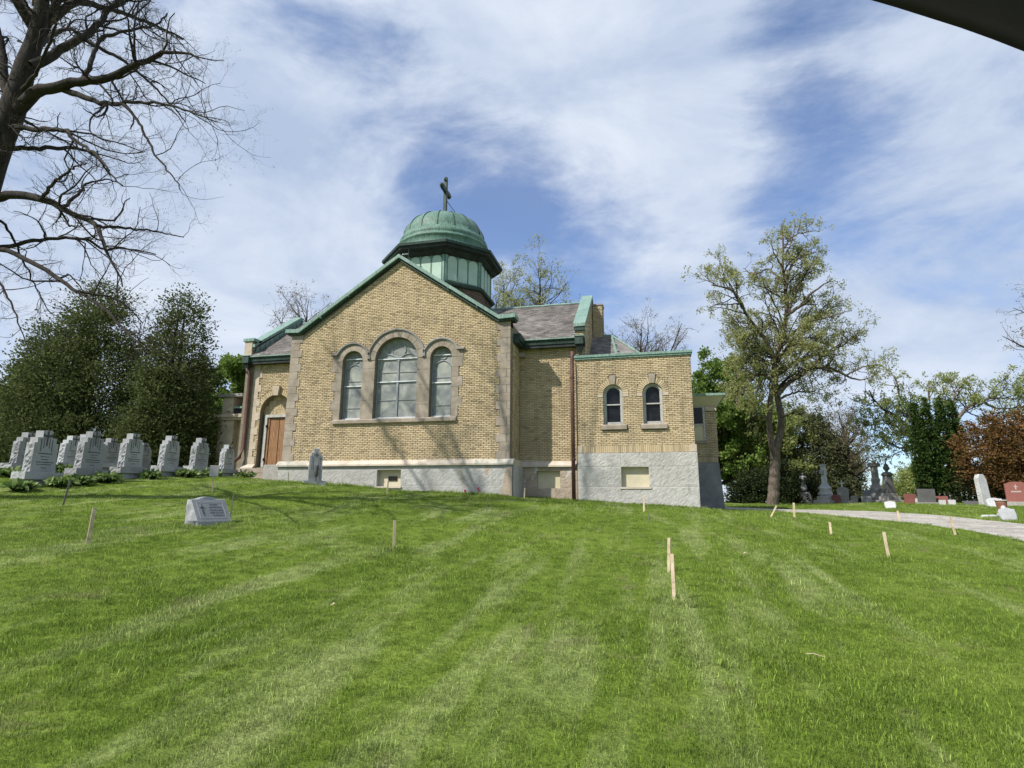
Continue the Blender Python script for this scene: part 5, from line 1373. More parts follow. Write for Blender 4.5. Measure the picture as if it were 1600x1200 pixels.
def dense_tree(name, label, x, y, H, profile, n, size, leaf, seed, lobes=None, trunk=(.25, .0), cat='tree', nclump=260, csz=.33, fill=.35, droop=.0, group=None, base=0.0, asp=.5, stems=1, spray=.35):
    """evergreen: clumps of sprays spread over lobes; profile(t) -> radius at height fraction t"""
    rs = np.random.RandomState(seed); z0 = G(x, y)
    root = thing(name, (x, y, z0), label, cat, group)
    lobes = lobes or [(0, 0, 1.0, 1.0)]
    C_ = []; O_ = []
    per = nclump // len(lobes)
    for lx, ly, hs, rsz in lobes:
        t = rs.rand(per * 3); r = np.array([profile(a) for a in t]) * rsz
        keep = rs.rand(len(t)) < (r / r.max()) ** .7; t, r = t[keep][:per], r[keep][:per]
        a = rs.rand(len(t)) * 6.283
        inner = rs.rand(len(t)) < fill
        rho = r * np.where(inner, rs.uniform(.2, .8, len(t)), rs.uniform(.82, 1.08, len(t))) * (1 + .10 * np.sin(a * 3 + t * 9 + seed))
        C_.append(np.c_[x + lx + rho * np.cos(a), y + ly + rho * np.sin(a), z0 + base + (H * hs - base) * t])
        O_.append(np.c_[np.cos(a), np.sin(a), np.full(len(t), .45)])
    C_ = np.concatenate(C_); O_ = np.concatenate(O_)
    k = max(1, n // len(C_))
    cs = csz * rs.uniform(.6, 1.4, len(C_))
    c = np.repeat(C_, k, 0) + rs.normal(0, 1, (len(C_) * k, 3)) * np.repeat(cs, k)[:, None] * np.array([1, 1, .75])
    o = np.repeat(O_, k, 0)
    c += o * np.abs(rs.normal(0, 1, len(c)))[:, None] * csz * spray * np.array([1, 1, -.15])
    c[:, 2] = np.maximum(c[:, 2], z0 + base * .8 + .03)
    v, q = leaves(c, size, rs, out=o, droop=droop, asp=asp)
    g = Geo(); g.add(v, q); g.build('crown', leaf, root, smooth=False)
    g = Geo()
    tp = []
    for i in range(stems):
        dx = (i - (stems - 1) / 2) * trunk[1]
        p_, r_2 = resample([(x + dx, y, z0 - .1, trunk[0] * 1.2), (x + dx * 1.1, y, z0 + H * .3, trunk[0] * .9), (x + dx * .8, y, z0 + H * .9, .03)], 12)
        v, q = tubes(p_[None], r_2[None], 8); g.add(v, q); tp.append((p_, r_2))
    if csz > .2:
        bp = spawn(np.array([a for a, b in tp]), np.array([b for a, b in tp]), 4.0, .12, 65, (.0, max(profile(.3), profile(.6)) * .75), 1, .35, 6, rs, .1, .04, rmax=.05)
        v, q = tubes(*bp, 4); g.add(v, q)
    g.build('trunk', 'bark_dark', root)
    return root

cone = lambda R, p=.8, b=.12: (lambda t: R * (min(1, (t + .02) / b) ** .5) * (1 - t) ** p + .05)
dense_tree('cedar_tree', 'taller broad dark cedar behind the left headstones', -30.6, 24.9, 11.0, cone(3.3, .52, .1), 92000, .15, 'leaf_cedar', 41, lobes=[(.6, 0, 1, .85), (-1.7, -.6, .76, .75), (1.7, -.4, .84, .65), (-.2, -1.4, .66, .75)], nclump=1100, csz=.36, fill=.4, trunk=(.22, .5), stems=3, group='dark cedars behind the headstones')
dense_tree('cedar_tree', 'shorter dark cedar next to the left end of the chapel', -25.2, 25.6, 9.9, cone(1.95, .42, .1), 76000, .15, 'leaf_cedar', 42, lobes=[(.2, 0, 1, .85), (-1.1, .2, .82, .9), (.9, .6, .62, .65), (0, -.9, .55, .8)], nclump=900, csz=.32, fill=.4, trunk=(.2, .5), stems=2, group='dark cedars behind the headstones')
dense_tree('spruce_tree', 'dark spruce behind the white cross monument', 12.1, 47.0, 6.5, cone(2.5, .85, .08), 34000, .16, 'leaf_spruce', 43, nclump=420, csz=.24, fill=.35, droop=.25, trunk=(.14, 0), spray=.9)
dense_tree('yew_shrub', 'dark green rounded yew behind the tall trunk', 7.6, 39.8, 2.45, lambda t: 1.45 * math.sqrt(max(0, 1 - (t * 1.02 - .25) ** 2 / .6)) + .05, 15000, .15, 'leaf_yew', 44, lobes=[(-.5, .3, .85, .9), (.6, 0, 1, .9), (1.3, .5, .7, .6)], nclump=260, csz=.2, fill=.4, cat='shrub', trunk=(.06, .3), stems=3)
dense_tree('yew_shrub', 'low dark yew left of the tall trunk by the far stones', 6.2, 41.0, 1.9, lambda t: 1.1 * math.sqrt(max(0, 1 - (t - .2) ** 2 / .68)) + .05, 8000, .15, 'leaf_yew', 45, nclump=150, csz=.2, fill=.4, cat='shrub', trunk=(.06, .2), stems=2)
colm = lambda R: (lambda t: R * (min(1, (t + .08) / .2) ** .5) * (1 - (max(0, t - .38) / .62) ** 1.7) ** 1.1 + .01)
for i, (x, y, h, r, lb) in enumerate(((13.78, 34.75, 5.45, .27, 'leftmost columnar arborvitae of the four in a row'), (14.46, 35.1, 5.62, .30, 'second columnar arborvitae from the left'), (15.12, 35.0, 5.66, .31, 'third columnar arborvitae, the tallest of the row'), (15.95, 35.7, 5.55, .32, 'columnar arborvitae nearest to the rusty yew'))):
    dense_tree('arborvitae', lb, x, y, h, colm(r), 12000, .11, 'leaf_arbor', 50 + i, nclump=330, csz=.07, fill=.15, spray=.1, trunk=(.07, .22), stems=3, group='row of columnar arborvitae', base=.62)
dense_tree('yew_shrub', 'large rounded rust coloured yew at the right edge', 17.95, 33.6, 4.45, lambda t: 2.65 * math.sqrt(max(0, 1 - (t * 1.04 - .48) ** 2 / .34)) + .05, 72000, .13, 'leaf_rust', 55, lobes=[(-.75, -.3, .97, .8), (1.0, .3, 1, .9), (.2, -.8, .85, .75), (2.6, .2, .9, .85)], nclump=1300, csz=.18, fill=.3, spray=.08, trunk=(.14, .5), stems=3, cat='shrub', base=.25)
dense_tree('yew_shrub', 'dark green yew under the rust coloured one', 16.6, 34.2, 1.9, lambda t: 1.5 * (1 - t * .5), 12000, .14, 'leaf_yew', 56, lobes=[(-.3, 0, 1, .9), (1.3, .3, 1, 1)], nclump=220, csz=.2, cat='shrub', trunk=(.06, .3), stems=2)

# hostas along the headstones
def hosta(x, y, r, seed, lb):
    rs = np.random.RandomState(seed); z = G(x, y); n = int(240 * r / .5)
    a = rs.rand(n) * 6.283; rr = r * np.sqrt(rs.rand(n)) * .75
    c = np.c_[x + rr * np.cos(a), y + rr * np.sin(a), z + .05 + .17 * (1 - (rr / r) ** 2) + rs.uniform(-.03, .03, n)]
    o = np.c_[np.cos(a) * 1.4, np.sin(a) * 1.4, rs.uniform(-.2, .5, n)]
    root = thing('hosta_plant', (x, y, z), lb, 'plant', 'hosta plants along the headstones')
    v, q = leaves(c, .165, rs, out=o, asp=.55); g = Geo(); g.add(v, q); g.build('foliage', 'leaf_hosta', root, smooth=False)
    cc = np.c_[x + rr * .5 * np.cos(a), y + rr * .5 * np.sin(a), np.full(n, z)]
    v, q = tubes(np.stack([cc, c], 1), np.full((n, 2), .006), 3); g = Geo(); g.add(v, q); g.build('stems', 'leaf_arbor', root)
for i, (x, y, r, lb) in enumerate(((-16.55, 13.35, .42, 'broad hosta in front of the nearest headstone'), (-16.6, 13.95, .40, 'hosta right of the nearest headstone'), (-16.7, 14.9, .48, 'hosta at the foot of the second front headstone'), (-16.6, 12.3, .38, 'hosta at the left edge of the lawn'),
                                 (-19.6, 14.2, .45, 'light green hosta left of the nearest headstone in the back'), (-19.8, 16.0, .36, 'small hosta between the two nearest headstones'), (-16.65, 18.1, .45, 'hosta beside the fourth front headstone'), (-16.7, 19.4, .34, 'small hosta at the fifth front headstone'),
                                 (-16.7, 21.3, .42, 'hosta between the last headstone and the steps'), (-16.75, 16.6, .30, 'low hosta by the brightest headstone'))):
    hosta(x, y, r, 60 + i, lb)

# ------------------------------------------------------------------ headstones
def jagged(outline, t, rng, seg=.055, amp=.036, layers=5, zcut=9.0):
    """stone slab: outline (u, z) with rock-pitched edges, thickness t along x from -t/2 to t/2; flat faces front and back"""
    P = []
    n = len(outline)
    for i in range(n):
        a, b = V(outline[i]), V(outline[(i + 1) % n]); k = max(1, int((b - a).length / seg))
        for j in range(k): P.append(a + (b - a) * j / k)
    cen = V((0, .6)); m = MB(); N = len(P)
    for l in range(layers + 1):
        x = t / 2 - t * l / layers
        for p in P:
            o = amp * (1.0 if p.y < zcut else .22) * rng.uniform(-.5, 1.2) if 0 < l < layers else 0
            d = (p - cen).normalized() if (p - cen).length > .01 else V((0, 0))
            q = p + d * o if p.y > .02 else p
            m.v.append((x + (rng.uniform(-.012, .012) if 0 < l < layers else 0), q.x, q.y))
    tri = tessellate_polygon([[V((p.x, p.y, 0)) for p in P]])
    m.f += [tuple(q) for q in tri] + [tuple(i + layers * N for i in q[::-1]) for q in tri]
    for l in range(layers):
        for i in range(N):
            j = (i + 1) % N; m.f.append((l * N + i, l * N + j, (l + 1) * N + j, (l + 1) * N + i))
    return m

def stepped(w, h):
    w *= .93
    return [(-w / 2, 0), (w / 2, 0), (w * .47, h * .72), (w * .47, h * .78), (w * .37, h * .78), (w * .37, h * .875), (w * .19, h * .875), (w * .19, h), (-w * .19, h), (-w * .19, h * .875), (-w * .37, h * .875), (-w * .37, h * .78), (-w * .47, h * .78), (-w * .47, h * .72)]

def carving(m_, x, w, h, rng, lines=True, cross=True):
    """shallow cut cross with rays above rows of small lettering strokes"""
    if cross:
        m_.box(x, x + .006, -.022, .022, h * .60, h * .90).box(x, x + .006, -w * .17, w * .17, h * .765, h * .80)
        for s in (-1, 1):
            m_.box(x, x + .005, s * w * .20 - .010, s * w * .20 + .010, h * .50, h * .72)
            m_.box(x, x + .005, s * w * .10 - .008, s * w * .10 + .008, h * .56, h * .74)
            m_.add([(x + .004, s * .04, h * .77), (x + .004, s * .11, h * .83), (x + .004, s * .13, h * .80), (x + .004, s * .05, h * .74)], [(0, 1, 2, 3)])
    if lines:
        for k, (z, ww, hh) in enumerate(((.45, .50, .030), (.40, .30, .018), (.35, .24, .018), (.30, .58, .022), (.26, .54, .018), (.20, .20, .016))):
            y = -ww * w * .5
            while y < ww * w * .5:
                d = rng.uniform(.014, .03); m_.box(x, x + .004, y, y + d, z * h, z * h + hh); y += d + rng.uniform(.008, .016)

def headstone(seed, mat='granite', carve=True):
    rg = rnd(seed)
    t = thing('headstone', (0, 0, 0), None, 'headstone', 'stepped cross headstones in rows')
    jagged(stepped(.78, 1.30), .27, rg, zcut=.98).build('slab', MT[mat], t)
    jagged([(-.54, 0), (.54, 0), (.54, .17), (-.54, .17)], .46, rg, amp=.02).build('plinth', MT[mat], t)
    t.children[0].location.z = .165
    if carve:
        m = MB(); carving(m, .136, .78, 1.30, rg); m.xf(Matrix.Translation((0, 0, .165))); m.build('carving', MT['carved'], t)['kind'] = 'stuff'
    return t
protos = [headstone(70), headstone(71), headstone(72)]
spots = [(-17.3, 13.22, 0, 1.05, 2, 'front row headstone nearest the left edge, wide stepped top, broad hosta before it'),
         (-17.3, 14.72, 1, 1.03, -1, 'grey front row headstone second from the left edge'),
         (-17.3, 16.22, 2, 1.0, 0, 'brightest headstone of the front row, broad plinth and rows of lettering'),
         (-17.3, 17.82, 0, .98, 1, 'fourth front row headstone, standing alone before the shorter cedar'),
         (-17.3, 19.30, 1, .97, 0, 'fifth front row headstone, last but one before the steps'),
         (-17.3, 20.85, 2, .88, 2, 'smallest front row headstone, beside the chapel steps'),
         (-20.5, 13.55, 1, 1.0, 1, 'darkest headstone at the left edge, in the back row'),
         (-20.5, 15.15, 2, 1.06, 0, 'back row headstone half hidden by the nearest front headstone'),
         (-20.5, 16.70, 0, 1.0, -1, 'back row headstone showing between the two nearest front headstones'),
         (-20.5, 18.25, 1, .98, 0, 'back row headstone right behind the second front headstone'),
         (-20.5, 19.75, 2, .92, 0, 'back row headstone peeping out right of the brightest one'),
         (-23.4, 19.6, 0, 1.12, 1, 'distant brownish headstone whose top rises above the back row'),
         (-23.4, 17.6, 1, 1.05, 0, 'farthest row headstone glimpsed left of the distant brownish one'),
         (-23.4, 13.4, 2, .95, 0, 'headstone cut by the left picture edge, farthest row')]
for i, (x, y, k, s, rz, lb) in enumerate(spots):
    o = protos[k] if i < 3 and k == i else copy_tree(protos[k])
    if i < 3: o = protos[i]
    o.location = (x, y, G(x, y) - .03); o.rotation_euler = (rnd(i).uniform(-.012, .012), rnd(i + 9).uniform(-.012, .012), math.radians(rz)); o.scale = (s, s, s * (1.18 if x > -18 else 1.02))
    o['label'] = lb
# lone stones
def slab_stone(name, x, y, rz, outline, t, mat, label, seed=1, cat='headstone', base=None, extra=None, amp=.022, tilt=0, group=None, sink=.04):
    rg = rnd(seed); z = G(x, y)
    th = thing(name, (x, y, z - sink), label, cat, group, math.radians(rz)); b = 0
    if base: jagged([(-base[0] / 2, 0), (base[0] / 2, 0), (base[0] / 2, base[2]), (-base[0] / 2, base[2])], base[1], rg, amp=.015).build('plinth', MT[base[3] if len(base) > 3 else mat], th); b = base[2] - .005
    m = jagged(outline, t, rg, amp=amp); m.xf(Matrix.Translation((0, 0, b)) @ Matrix.Rotation(tilt, 4, 'Y')); m.build('slab', MT[mat], th)
    if extra: extra(th, b, t / 2, rg)
    return th
def hs_extra(th, b, xf, rg):
    m = MB(); h = 1.38
    m.box(xf, xf + .006, -.09, .09, b + 1.02, b + 1.06).box(xf, xf + .006, -.02, .02, b + .94, b + 1.14)
    m.add([(xf + .007, 0, b + 1.12), (xf + .007, .05, b + 1.04), (xf + .007, 0, b + .96), (xf + .007, -.05, b + 1.04)], [(0, 1, 2, 3)])
    for s in (-.16, -.10, .10, .16): m.box(xf, xf + .005, s - .007, s + .007, b + .45, b + .98)
    m.box(xf, xf + .005, .17, .22, b + .86, b + .92)
    m.build('carving', MT['carved'], th)['kind'] = 'stuff'
    m = MB().lathe([(.05, 0), (.06, .02), (.025, .05), (.03, .12), (.075, .17), (.085, .40), (.07, .52), (.085, .60)], 12, (xf + .10, .02, b + .02)); m.build('vase', MT['carved'], th, smooth=True)
slab_stone('headstone', -13.35, 21.2, -52, stepped(.56, 1.30), .26, 'granite', 'lone stepped headstone with carved cross and dark vase near the chapel wall', 81, base=(.86, .5, .2), extra=hs_extra)
def slant_extra(th, b, xf, rg):
    # panel cut into the sloping face: x runs out of the stone, slope goes from (0.02, .44) to (.27, .05)
    def P(u, s, e): return (-.02 + .285 * (1 - s) + e, u, .07 + .37 * s + e * .6)
    m = MB()
    def quad(u0, u1, s0, s1, e): m.add([P(u0, s0, e), P(u1, s0, e), P(u1, s1, e), P(u0, s1, e), P(u0, s0, -.01), P(u1, s0, -.01), P(u1, s1, -.01), P(u0, s1, -.01)], [(0, 1, 2, 3), (0, 4, 5, 1), (1, 5, 6, 2), (2, 6, 7, 3), (3, 7, 4, 0)])
    for u0, u1, s0, s1 in ((-.30, .30, .86, .875), (-.30, .30, .15, .165), (-.30, -.292, .15, .87), (.292, .30, .15, .87)): quad(u0, u1, s0, s1, .003)
    m.build('panel_edge', MT['carved_light'], th)['kind'] = 'stuff'
    m = MB(); quad(-.215, -.195, .25, .78, .004); quad(-.255, -.155, .60, .655, .004); quad(-.225, -.185, .36, .50, .005)
    m.build('cross_emblem', MT['carved'], th)
    m = MB()
    for s, a, bb in ((.74, -.02, .16), (.62, -.04, .20), (.49, -.04, .24), (.37, -.05, .26), (.25, .0, .24)):
        u = a
        while u < bb:
            d = rg.uniform(.012, .03); quad(u, u + d, s, s + .045, .003); u += d + rg.uniform(.006, .02)
    m.build('lettering', MT['carved'], th)['kind'] = 'stuff'
def slant_marker(x, y, rz, label, w, mat, seed, extra=None, s=1.0):
    rg = rnd(seed); z = G(x, y)
    th = thing('slant_marker', (x, y, z - .02), label, 'grave marker', None, math.radians(rz)); th.scale = (s * .95, s, s * 1.18)
    m = MB(); ny_ = 10
    prof = [(-.15, 0), (.27, 0), (.265, .07), (-.02, .44), (-.045, .445), (-.15, .445)]
    rows = []
    for i in range(ny_ + 1):
        u = -w / 2 + w * i / ny_; hump = .045 * max(0, math.cos((u / w) * math.pi * 1.5)) if abs(u / w) < .33 else 0
        ed = i in (0, ny_)
        for (px, pz) in prof:
            m.v.append((px + (rg.uniform(-.01, .01) if px < -.1 else 0), u + (0), pz + (hump if pz > .442 else 0)))
    K = len(prof)
    for i in range(ny_):
        for k in range(K): j = (k + 1) % K; m.f.append((i * K + k, i * K + j, (i + 1) * K + j, (i + 1) * K + k))
    # rock-faced ends
    for sd, i in ((-1, 0), (1, ny_)):
        c0 = len(m.v); u = sd * w / 2; grid = 5
        poly = prof
        for a in range(grid + 1):
            for b_ in range(grid + 1):
                zt = .44 * b_ / grid; xr = .265 if zt < .07 else .265 - (zt - .07) / .37 * .285; xx = -.15 + (xr + .15) * a / grid
                e = a in (0, grid) or b_ in (0, grid)
                m.v.append((xx, u + (0 if e else sd * rg.uniform(.0, .055)), zt))
        for a in range(grid):
            for b_ in range(grid): q = c0 + a * (grid + 1) + b_; m.f.append((q, q + grid + 1, q + grid + 2, q + 1))
    m.build('slab', MT[mat], th, fixn=True)
    if extra: extra(th, 0, 0, rg)
    return th
slant_marker(-9.15, 10.62, -12, 'low slanted grey marker with black cross and lettering on the open lawn', .78, 'granite', 82, slant_extra, 1.02)

# ------------------------------------------------------------------ stones and monuments beyond the lane
rect = lambda w, h: [(-w / 2, 0), (w / 2, 0), (w / 2, h), (-w / 2, h)]
rnd_top = lambda w, h: [(-w / 2, 0), (w / 2, 0), (w / 2, h * .82)] + [(w / 2 * math.cos(a), h * .82 + h * .18 * math.sin(a)) for a in np.linspace(.3, math.pi - .3, 6)] + [(-w / 2, h * .82)]
FC = -105   # these fronts look back over the lawn
slab_stone('headstone', 11.1, 39.0, FC, rnd_top(.60, .80), .24, 'granite_brown', 'upright grey stone carrying a small white cross', 90, base=(.85, .4, .2),
           extra=lambda th, b, xf, rg: MB().box(-.04, .04, -.035, .035, b + .79, b + 1.2).box(-.035, .035, -.13, .13, b + 1.0, b + 1.07).build('small_cross', MT['granite_white'], th))
slab_stone('headstone', 11.75, 39.2, FC, rnd_top(.36, .5), .15, 'granite_brown', 'tiny tan stone beside the one with the small white cross', 91)
slab_stone('headstone', 12.3, 38.9, FC, rect(.50, .45), .25, 'granite_white', 'short whitish block left of the square grey stone', 92)
slab_stone('headstone', 12.75, 39.6, FC, rnd_top(.72, .82), .22, 'granite', 'square topped light grey stone in the middle of the far row', 93)
slab_stone('headstone', 13.4, 39.4, FC, [(-.25, 0), (.3, 0), (.2, .35), (-.1, .4)], .3, 'granite_white', 'slumped white stone right of the light grey square one', 94)
slab_stone('headstone', 13.0, 34.6, FC, rect(.52, .55), .16, 'granite_red', 'small dull red stone left of the big black one', 95)
slab_stone('headstone', 13.3, 34.3, FC, rnd_top(.36, .34), .14, 'granite_white', 'pale little stone between the red one and the black one', 96)
slab_stone('headstone', 13.35, 33.6, FC, rect(.74, .66), .24, 'granite_dark', 'broad polished black stone on a grey plinth', 97, base=(.98, .45, .14, 'granite_brown'), amp=.006)
slab_stone('headstone', 13.35, 32.0, FC, rect(.26, .28), .18, 'granite_white', 'left one of two small white blocks before the arborvitae', 98)
slab_stone('headstone', 13.75, 32.0, FC, rect(.28, .28), .18, 'granite_white', 'right one of two small white blocks before the arborvitae', 99)
slab_stone('headstone', 14.15, 34.0, FC, rect(.55, .42), .18, 'granite_red', 'low dark red stone behind the two small white blocks', 100)
slab_stone('headstone', 14.35, 31.6, FC, rect(.55, .22), .25, 'granite_dark', 'flat dark block left of the tall white stone', 101)
slab_stone('headstone', 14.75, 31.2, -70, [(-.22, 0), (.22, 0), (.20, 1.2), (.10, 1.42), (-.10, 1.42), (-.19, 1.25)], .24, 'granite_white', 'tall white leaning stone with a rough side', 102, tilt=math.radians(-5), amp=.02)
slab_stone('headstone', 5.6, 43.4, FC, rect(.9, .4), .3, 'granite_brown', 'faint grey stone right of the chapel corner', 103)
slab_stone('headstone', 7.2, 43.6, FC, rnd_top(.6, .55), .2, 'granite_red', 'faint reddish stone left of the tall trunk', 104)
slab_stone('headstone', 9.1, 39.8, FC, rect(.85, .62), .3, 'granite_dark', 'dark stone under the white statue', 105)
slab_stone('headstone', 10.55, 38.4, FC, rnd_top(.45, .55), .22, 'granite_red', 'small pinkish stone right of the white cross monument', 106)
slant_marker(10.3, 29.6, FC, 'low white slanted marker at the far lane verge', .62, 'granite_white', 107, s=.62)
slant_marker(14.0, 28.9, -90, 'white slanted marker left of the terracotta urn', .75, 'granite_white', 108, s=.72)
slant_marker(11.4, 22.9, FC, 'grey slanted marker beside the lane at the right edge', .55, 'granite', 109, s=.72)
def red_extra(th, b, xf, rg):
    MB().box(xf, xf + .006, -.015, .015, b + .52, b + .72).box(xf, xf + .006, -.06, .06, b + .62, b + .65).build('cross_emblem', MT['carved_light'], th)
    m = MB(); u = -.16
    while u < .16: d = .025; m.box(xf, xf + .005, u, u + d, b + .40, b + .46); u += .036
    m.build('lettering', MT['carved_light'], th)['kind'] = 'stuff'
slab_stone('headstone', 15.2, 29.6, -118, [(-.36, 0), (.36, 0), (.36, .72), (.22, .82), (-.22, .82), (-.36, .72)], .45, 'granite_red', 'polished red stone with cross and name near the right edge', 110, base=(1.25, .8, .22, 'granite_brown'), extra=red_extra, amp=.03)
# terracotta urn
x, y = 12.65, 25.7
th = thing('planter_urn', (x, y, G(x, y) - .03), 'round terracotta coloured urn with a pale rim', 'planter')
MB().lathe([(.14, 0), (.16, .03), (.145, .08), (.17, .36), (.18, .44)], 20).build('body', MT['terracotta'], th, smooth=True)
MB().lathe([(.185, .44), (.21, .46), (.21, .50), (.16, .50), (.14, .42)], 20).build('rim', MT['carved_light'], th, smooth=False)
# little white figure group
x, y = 12.0, 24.3; rg = rnd(5)
th = thing('garden_figure', (x, y, G(x, y) - .02), 'small white crouching figure ornament left of the grey slanted marker', 'ornament')
m = MB().lathe([(.10, 0), (.13, .05), (.11, .14), (.07, .22), (.09, .30), (.05, .36), (.02, .38)], 10, jit=.12, rng=rg); m.build('figure', MT['granite_white'], th, smooth=True)
MB().lathe([(.10, 0), (.12, .05), (.08, .11), (.02, .13)], 8, (-.17, -.12, 0), jit=.2, rng=rg).lathe([(.02, 0), (.075, .04), (.06, .09), (.01, .11)], 8, (-.14, -.10, .12), jit=.1, rng=rg).build('cub', MT['granite_white'], th, smooth=True)
for i, (dx, dy) in enumerate(((-.45, -.1), (-.62, -.14))):
    t2 = thing('white_stone', (x + dx, y + dy, G(x + dx, y + dy) - .02), ('flat white stone next to the little figure', 'outermost flat white stone left of the little figure')[i], 'stone')
    MB().lathe([(.14, 0), (.16, .03), (.11, .08), (.03, .09)], 8, jit=.2, rng=rg).build('rock', MT['granite_white'], t2)
# white rustic cross monument with woman statue
x, y = 10.05, 38.6; z = G(x, y)
th = thing('cross_monument', (x, y, z - .03), 'tall white rustic cross monument on a stepped rock base', 'monument', None, math.radians(52))
MB().cbox(-.85, .85, -.6, .6, 0, .28, .03).build('plinth', MT['granite_brown'], th)
rg = rnd(3)
m = MB().cbox(-.62, .62, -.42, .42, .28, .58, .03); m.build('step', MT['granite_brown'], th)
MB().lathe([(.42, .58), (.50, .75), (.44, 1.0), (.48, 1.2), (.34, 1.42), (.28, 1.5)], 9, jit=.13, rng=rg).build('rockwork', MT['granite_white'], th)
MB().cbox(-.17, .17, -.15, .15, 1.45, 2.05, .02).cbox(-.155, .155, -.14, .14, 2.05, 2.95, .02).jitter(.02, rg).build('shaft', MT['granite_white'], th)
MB().cbox(-.42, .42, -.14, .14, 2.28, 2.56, .03).jitter(.03, rg).build('cross_arm', MT['granite_white'], th)
MB().cbox(-.24, .24, -.17, .17, 2.86, 3.02, .02).build('cap', MT['granite_white'], th)
th.scale = (.78, .78, .78)
# statue of a woman: one continuous surface grown from a skeleton
def figure(x, y, z, h, rz, mat, label):
    joints = [((0, 0, .50), .12), ((0, 0, .30), .15), ((0, 0, .02), .20), ((0, 0, .62), .085), ((0, 0, .74), .115), ((0, 0, .82), .05), ((.01, 0, .86), .042), ((.02, 0, .925), .058), ((.02, 0, .98), .05),
              ((0, .12, .79), .045), ((.05, .17, .66), .036), ((.15, .10, .60), .03), ((.20, .05, .66), .022), ((0, -.12, .79), .045), ((.04, -.18, .64), .036), ((.16, -.12, .56), .03), ((.21, -.08, .60), .022)]
    ed = [(0, 1), (1, 2), (0, 3), (3, 4), (4, 5), (5, 6), (6, 7), (7, 8), (4, 9), (9, 10), (10, 11), (11, 12), (4, 13), (13, 14), (14, 15), (15, 16)]
    me = bpy.data.meshes.new('statue'); me.from_pydata([tuple(c * h for c in p) for p, r in joints], ed, [])
    o = bpy.data.objects.new('statue', me); COL.objects.link(o)
    o.modifiers.new('skin', 'SKIN'); o.modifiers.new('sub', 'SUBSURF').levels = 1; o.modifiers['sub'].render_levels = 1
    for i, (p, r) in enumerate(joints): me.skin_vertices[0].data[i].radius = (r * h, r * h)
    me.skin_vertices[0].data[0].use_root = True
    me.materials.append(MT[mat]); o.location = (x, y, z); o.rotation_euler = (0, 0, rz)
    o.scale = (.85, .85, .85)
    return tag(o, label, 'statue')
figure(9.05, 39.3, G(9.05, 39.3) + .68, 1.42, math.radians(-80), 'granite_white', 'white statue of a robed woman left of the cross monument')
x, y = 9.05, 39.3
th = thing('pedestal', (x, y, G(x, y) - .03), 'rough pale pedestal carrying the robed woman', 'pedestal')
MB().lathe([(.42, 0), (.40, .3), (.34, .5), (.30, .72)], 9, jit=.1, rng=rnd(6)).build('rockwork', MT['granite_brown'], th)
# dark monuments
x, y = 13.15, 39.6; z = G(x, y); rg = rnd(12)
th = thing('rustic_monument', (x, y, z - .03), 'tall dark rough stone monument left of the obelisk', 'monument')
MB().cbox(-.5, .5, -.4, .4, 0, .45, .03).build('plinth', MT['granite_dark'], th)
MB().lathe([(.40, .45), (.36, .8), (.40, 1.1), (.28, 1.5), (.32, 1.8), (.22, 2.0)], 9, jit=.12, rng=rg).build('rockwork', MT['granite_brown'], th)
MB().cbox(-.20, .20, -.18, .18, 1.95, 2.75, .03).cbox(-.36, .36, -.24, .24, 2.75, 3.02, .03).jitter(.025, rg).build('shaft', MT['granite_brown'], th)
x, y = 13.35, 38.3; z = G(x, y)
th = thing('obelisk_monument', (x, y, z - .03), 'dark tapering stone monument topped with an urn', 'monument', None, math.radians(20))
MB().cbox(-.66, .66, -.66, .66, 0, .26, .02).cbox(-.50, .50, -.50, .50, .26, .52, .02).cbox(-.38, .38, -.38, .38, .52, .74, .02).build('stepped_base', MT['granite_brown'], th)
MB().lathe([(.44, .74), (.30, 2.0)], 4, ph=math.pi / 4).build('shaft', MT['granite_dark'], th)
MB().lathe([(.32, 2.0), (.40, 2.05), (.40, 2.12), (.22, 2.28)], 4, ph=math.pi / 4).build('cornice', MT['granite_dark'], th)
MB().lathe([(.12, 2.26), (.09, 2.34), (.19, 2.48), (.22, 2.62), (.12, 2.74), (.15, 2.78), (.05, 2.9), (.03, 3.06), (.01, 3.1)], 12).build('urn', MT['granite_dark'], th, smooth=True)

th.scale = (.78, .78, .80)
for _o in COL.objects:
    if _o.name == 'rustic_monument': _o.scale = (.8, .8, .8)

# ------------------------------------------------------------------ survey stakes and small things
def stake(x, y, h, w, mat, label, lean=(0, 0), t=.012, group='wooden laths driven into the lawn', rz=.2):
    z = G(x, y); rg = rnd(int(x * 91 + y * 7))
    n = 5; m = MB()
    vs = []; prof = [(-w / 2, -t / 2), (w / 2, -t / 2), (w / 2, t / 2), (-w / 2, t / 2)]
    for i in range(n + 1):
        f = i / n; cx, cy = lean[0] * f + rg.uniform(-.002, .002), lean[1] * f
        for px, py in prof: vs.append((cx + px * (1 + rg.uniform(-.04, .04)), cy + py, -.08 + (h + .08) * f))
    fs = [(0, 3, 2, 1), (n * 4, n * 4 + 1, n * 4 + 2, n * 4 + 3)] + [(i * 4 + k, i * 4 + (k + 1) % 4, i * 4 + 4 + (k + 1) % 4, i * 4 + 4 + k) for i in range(n) for k in range(4)]
    m.add(vs, fs)
    o = m.build('stake', MT[mat]); o.location = (x, y, z); o.rotation_euler = (0, 0, math.atan2(-x, y) + rg.uniform(-.5, .5))
    return tag(o, label, 'stake', group)
stake(.20, 7.78, .55, .044, 'wood', 'nearest wooden stake, in front of the close pair', (.0, .0))
stake(.18, 9.57, .52, .044, 'wood', 'wooden stake just behind the nearest one', (.03, .0))
stake(-4.50, 9.81, .53, .046, 'wood', 'wooden stake alone on the centre of the lawn', (-.01, 0))
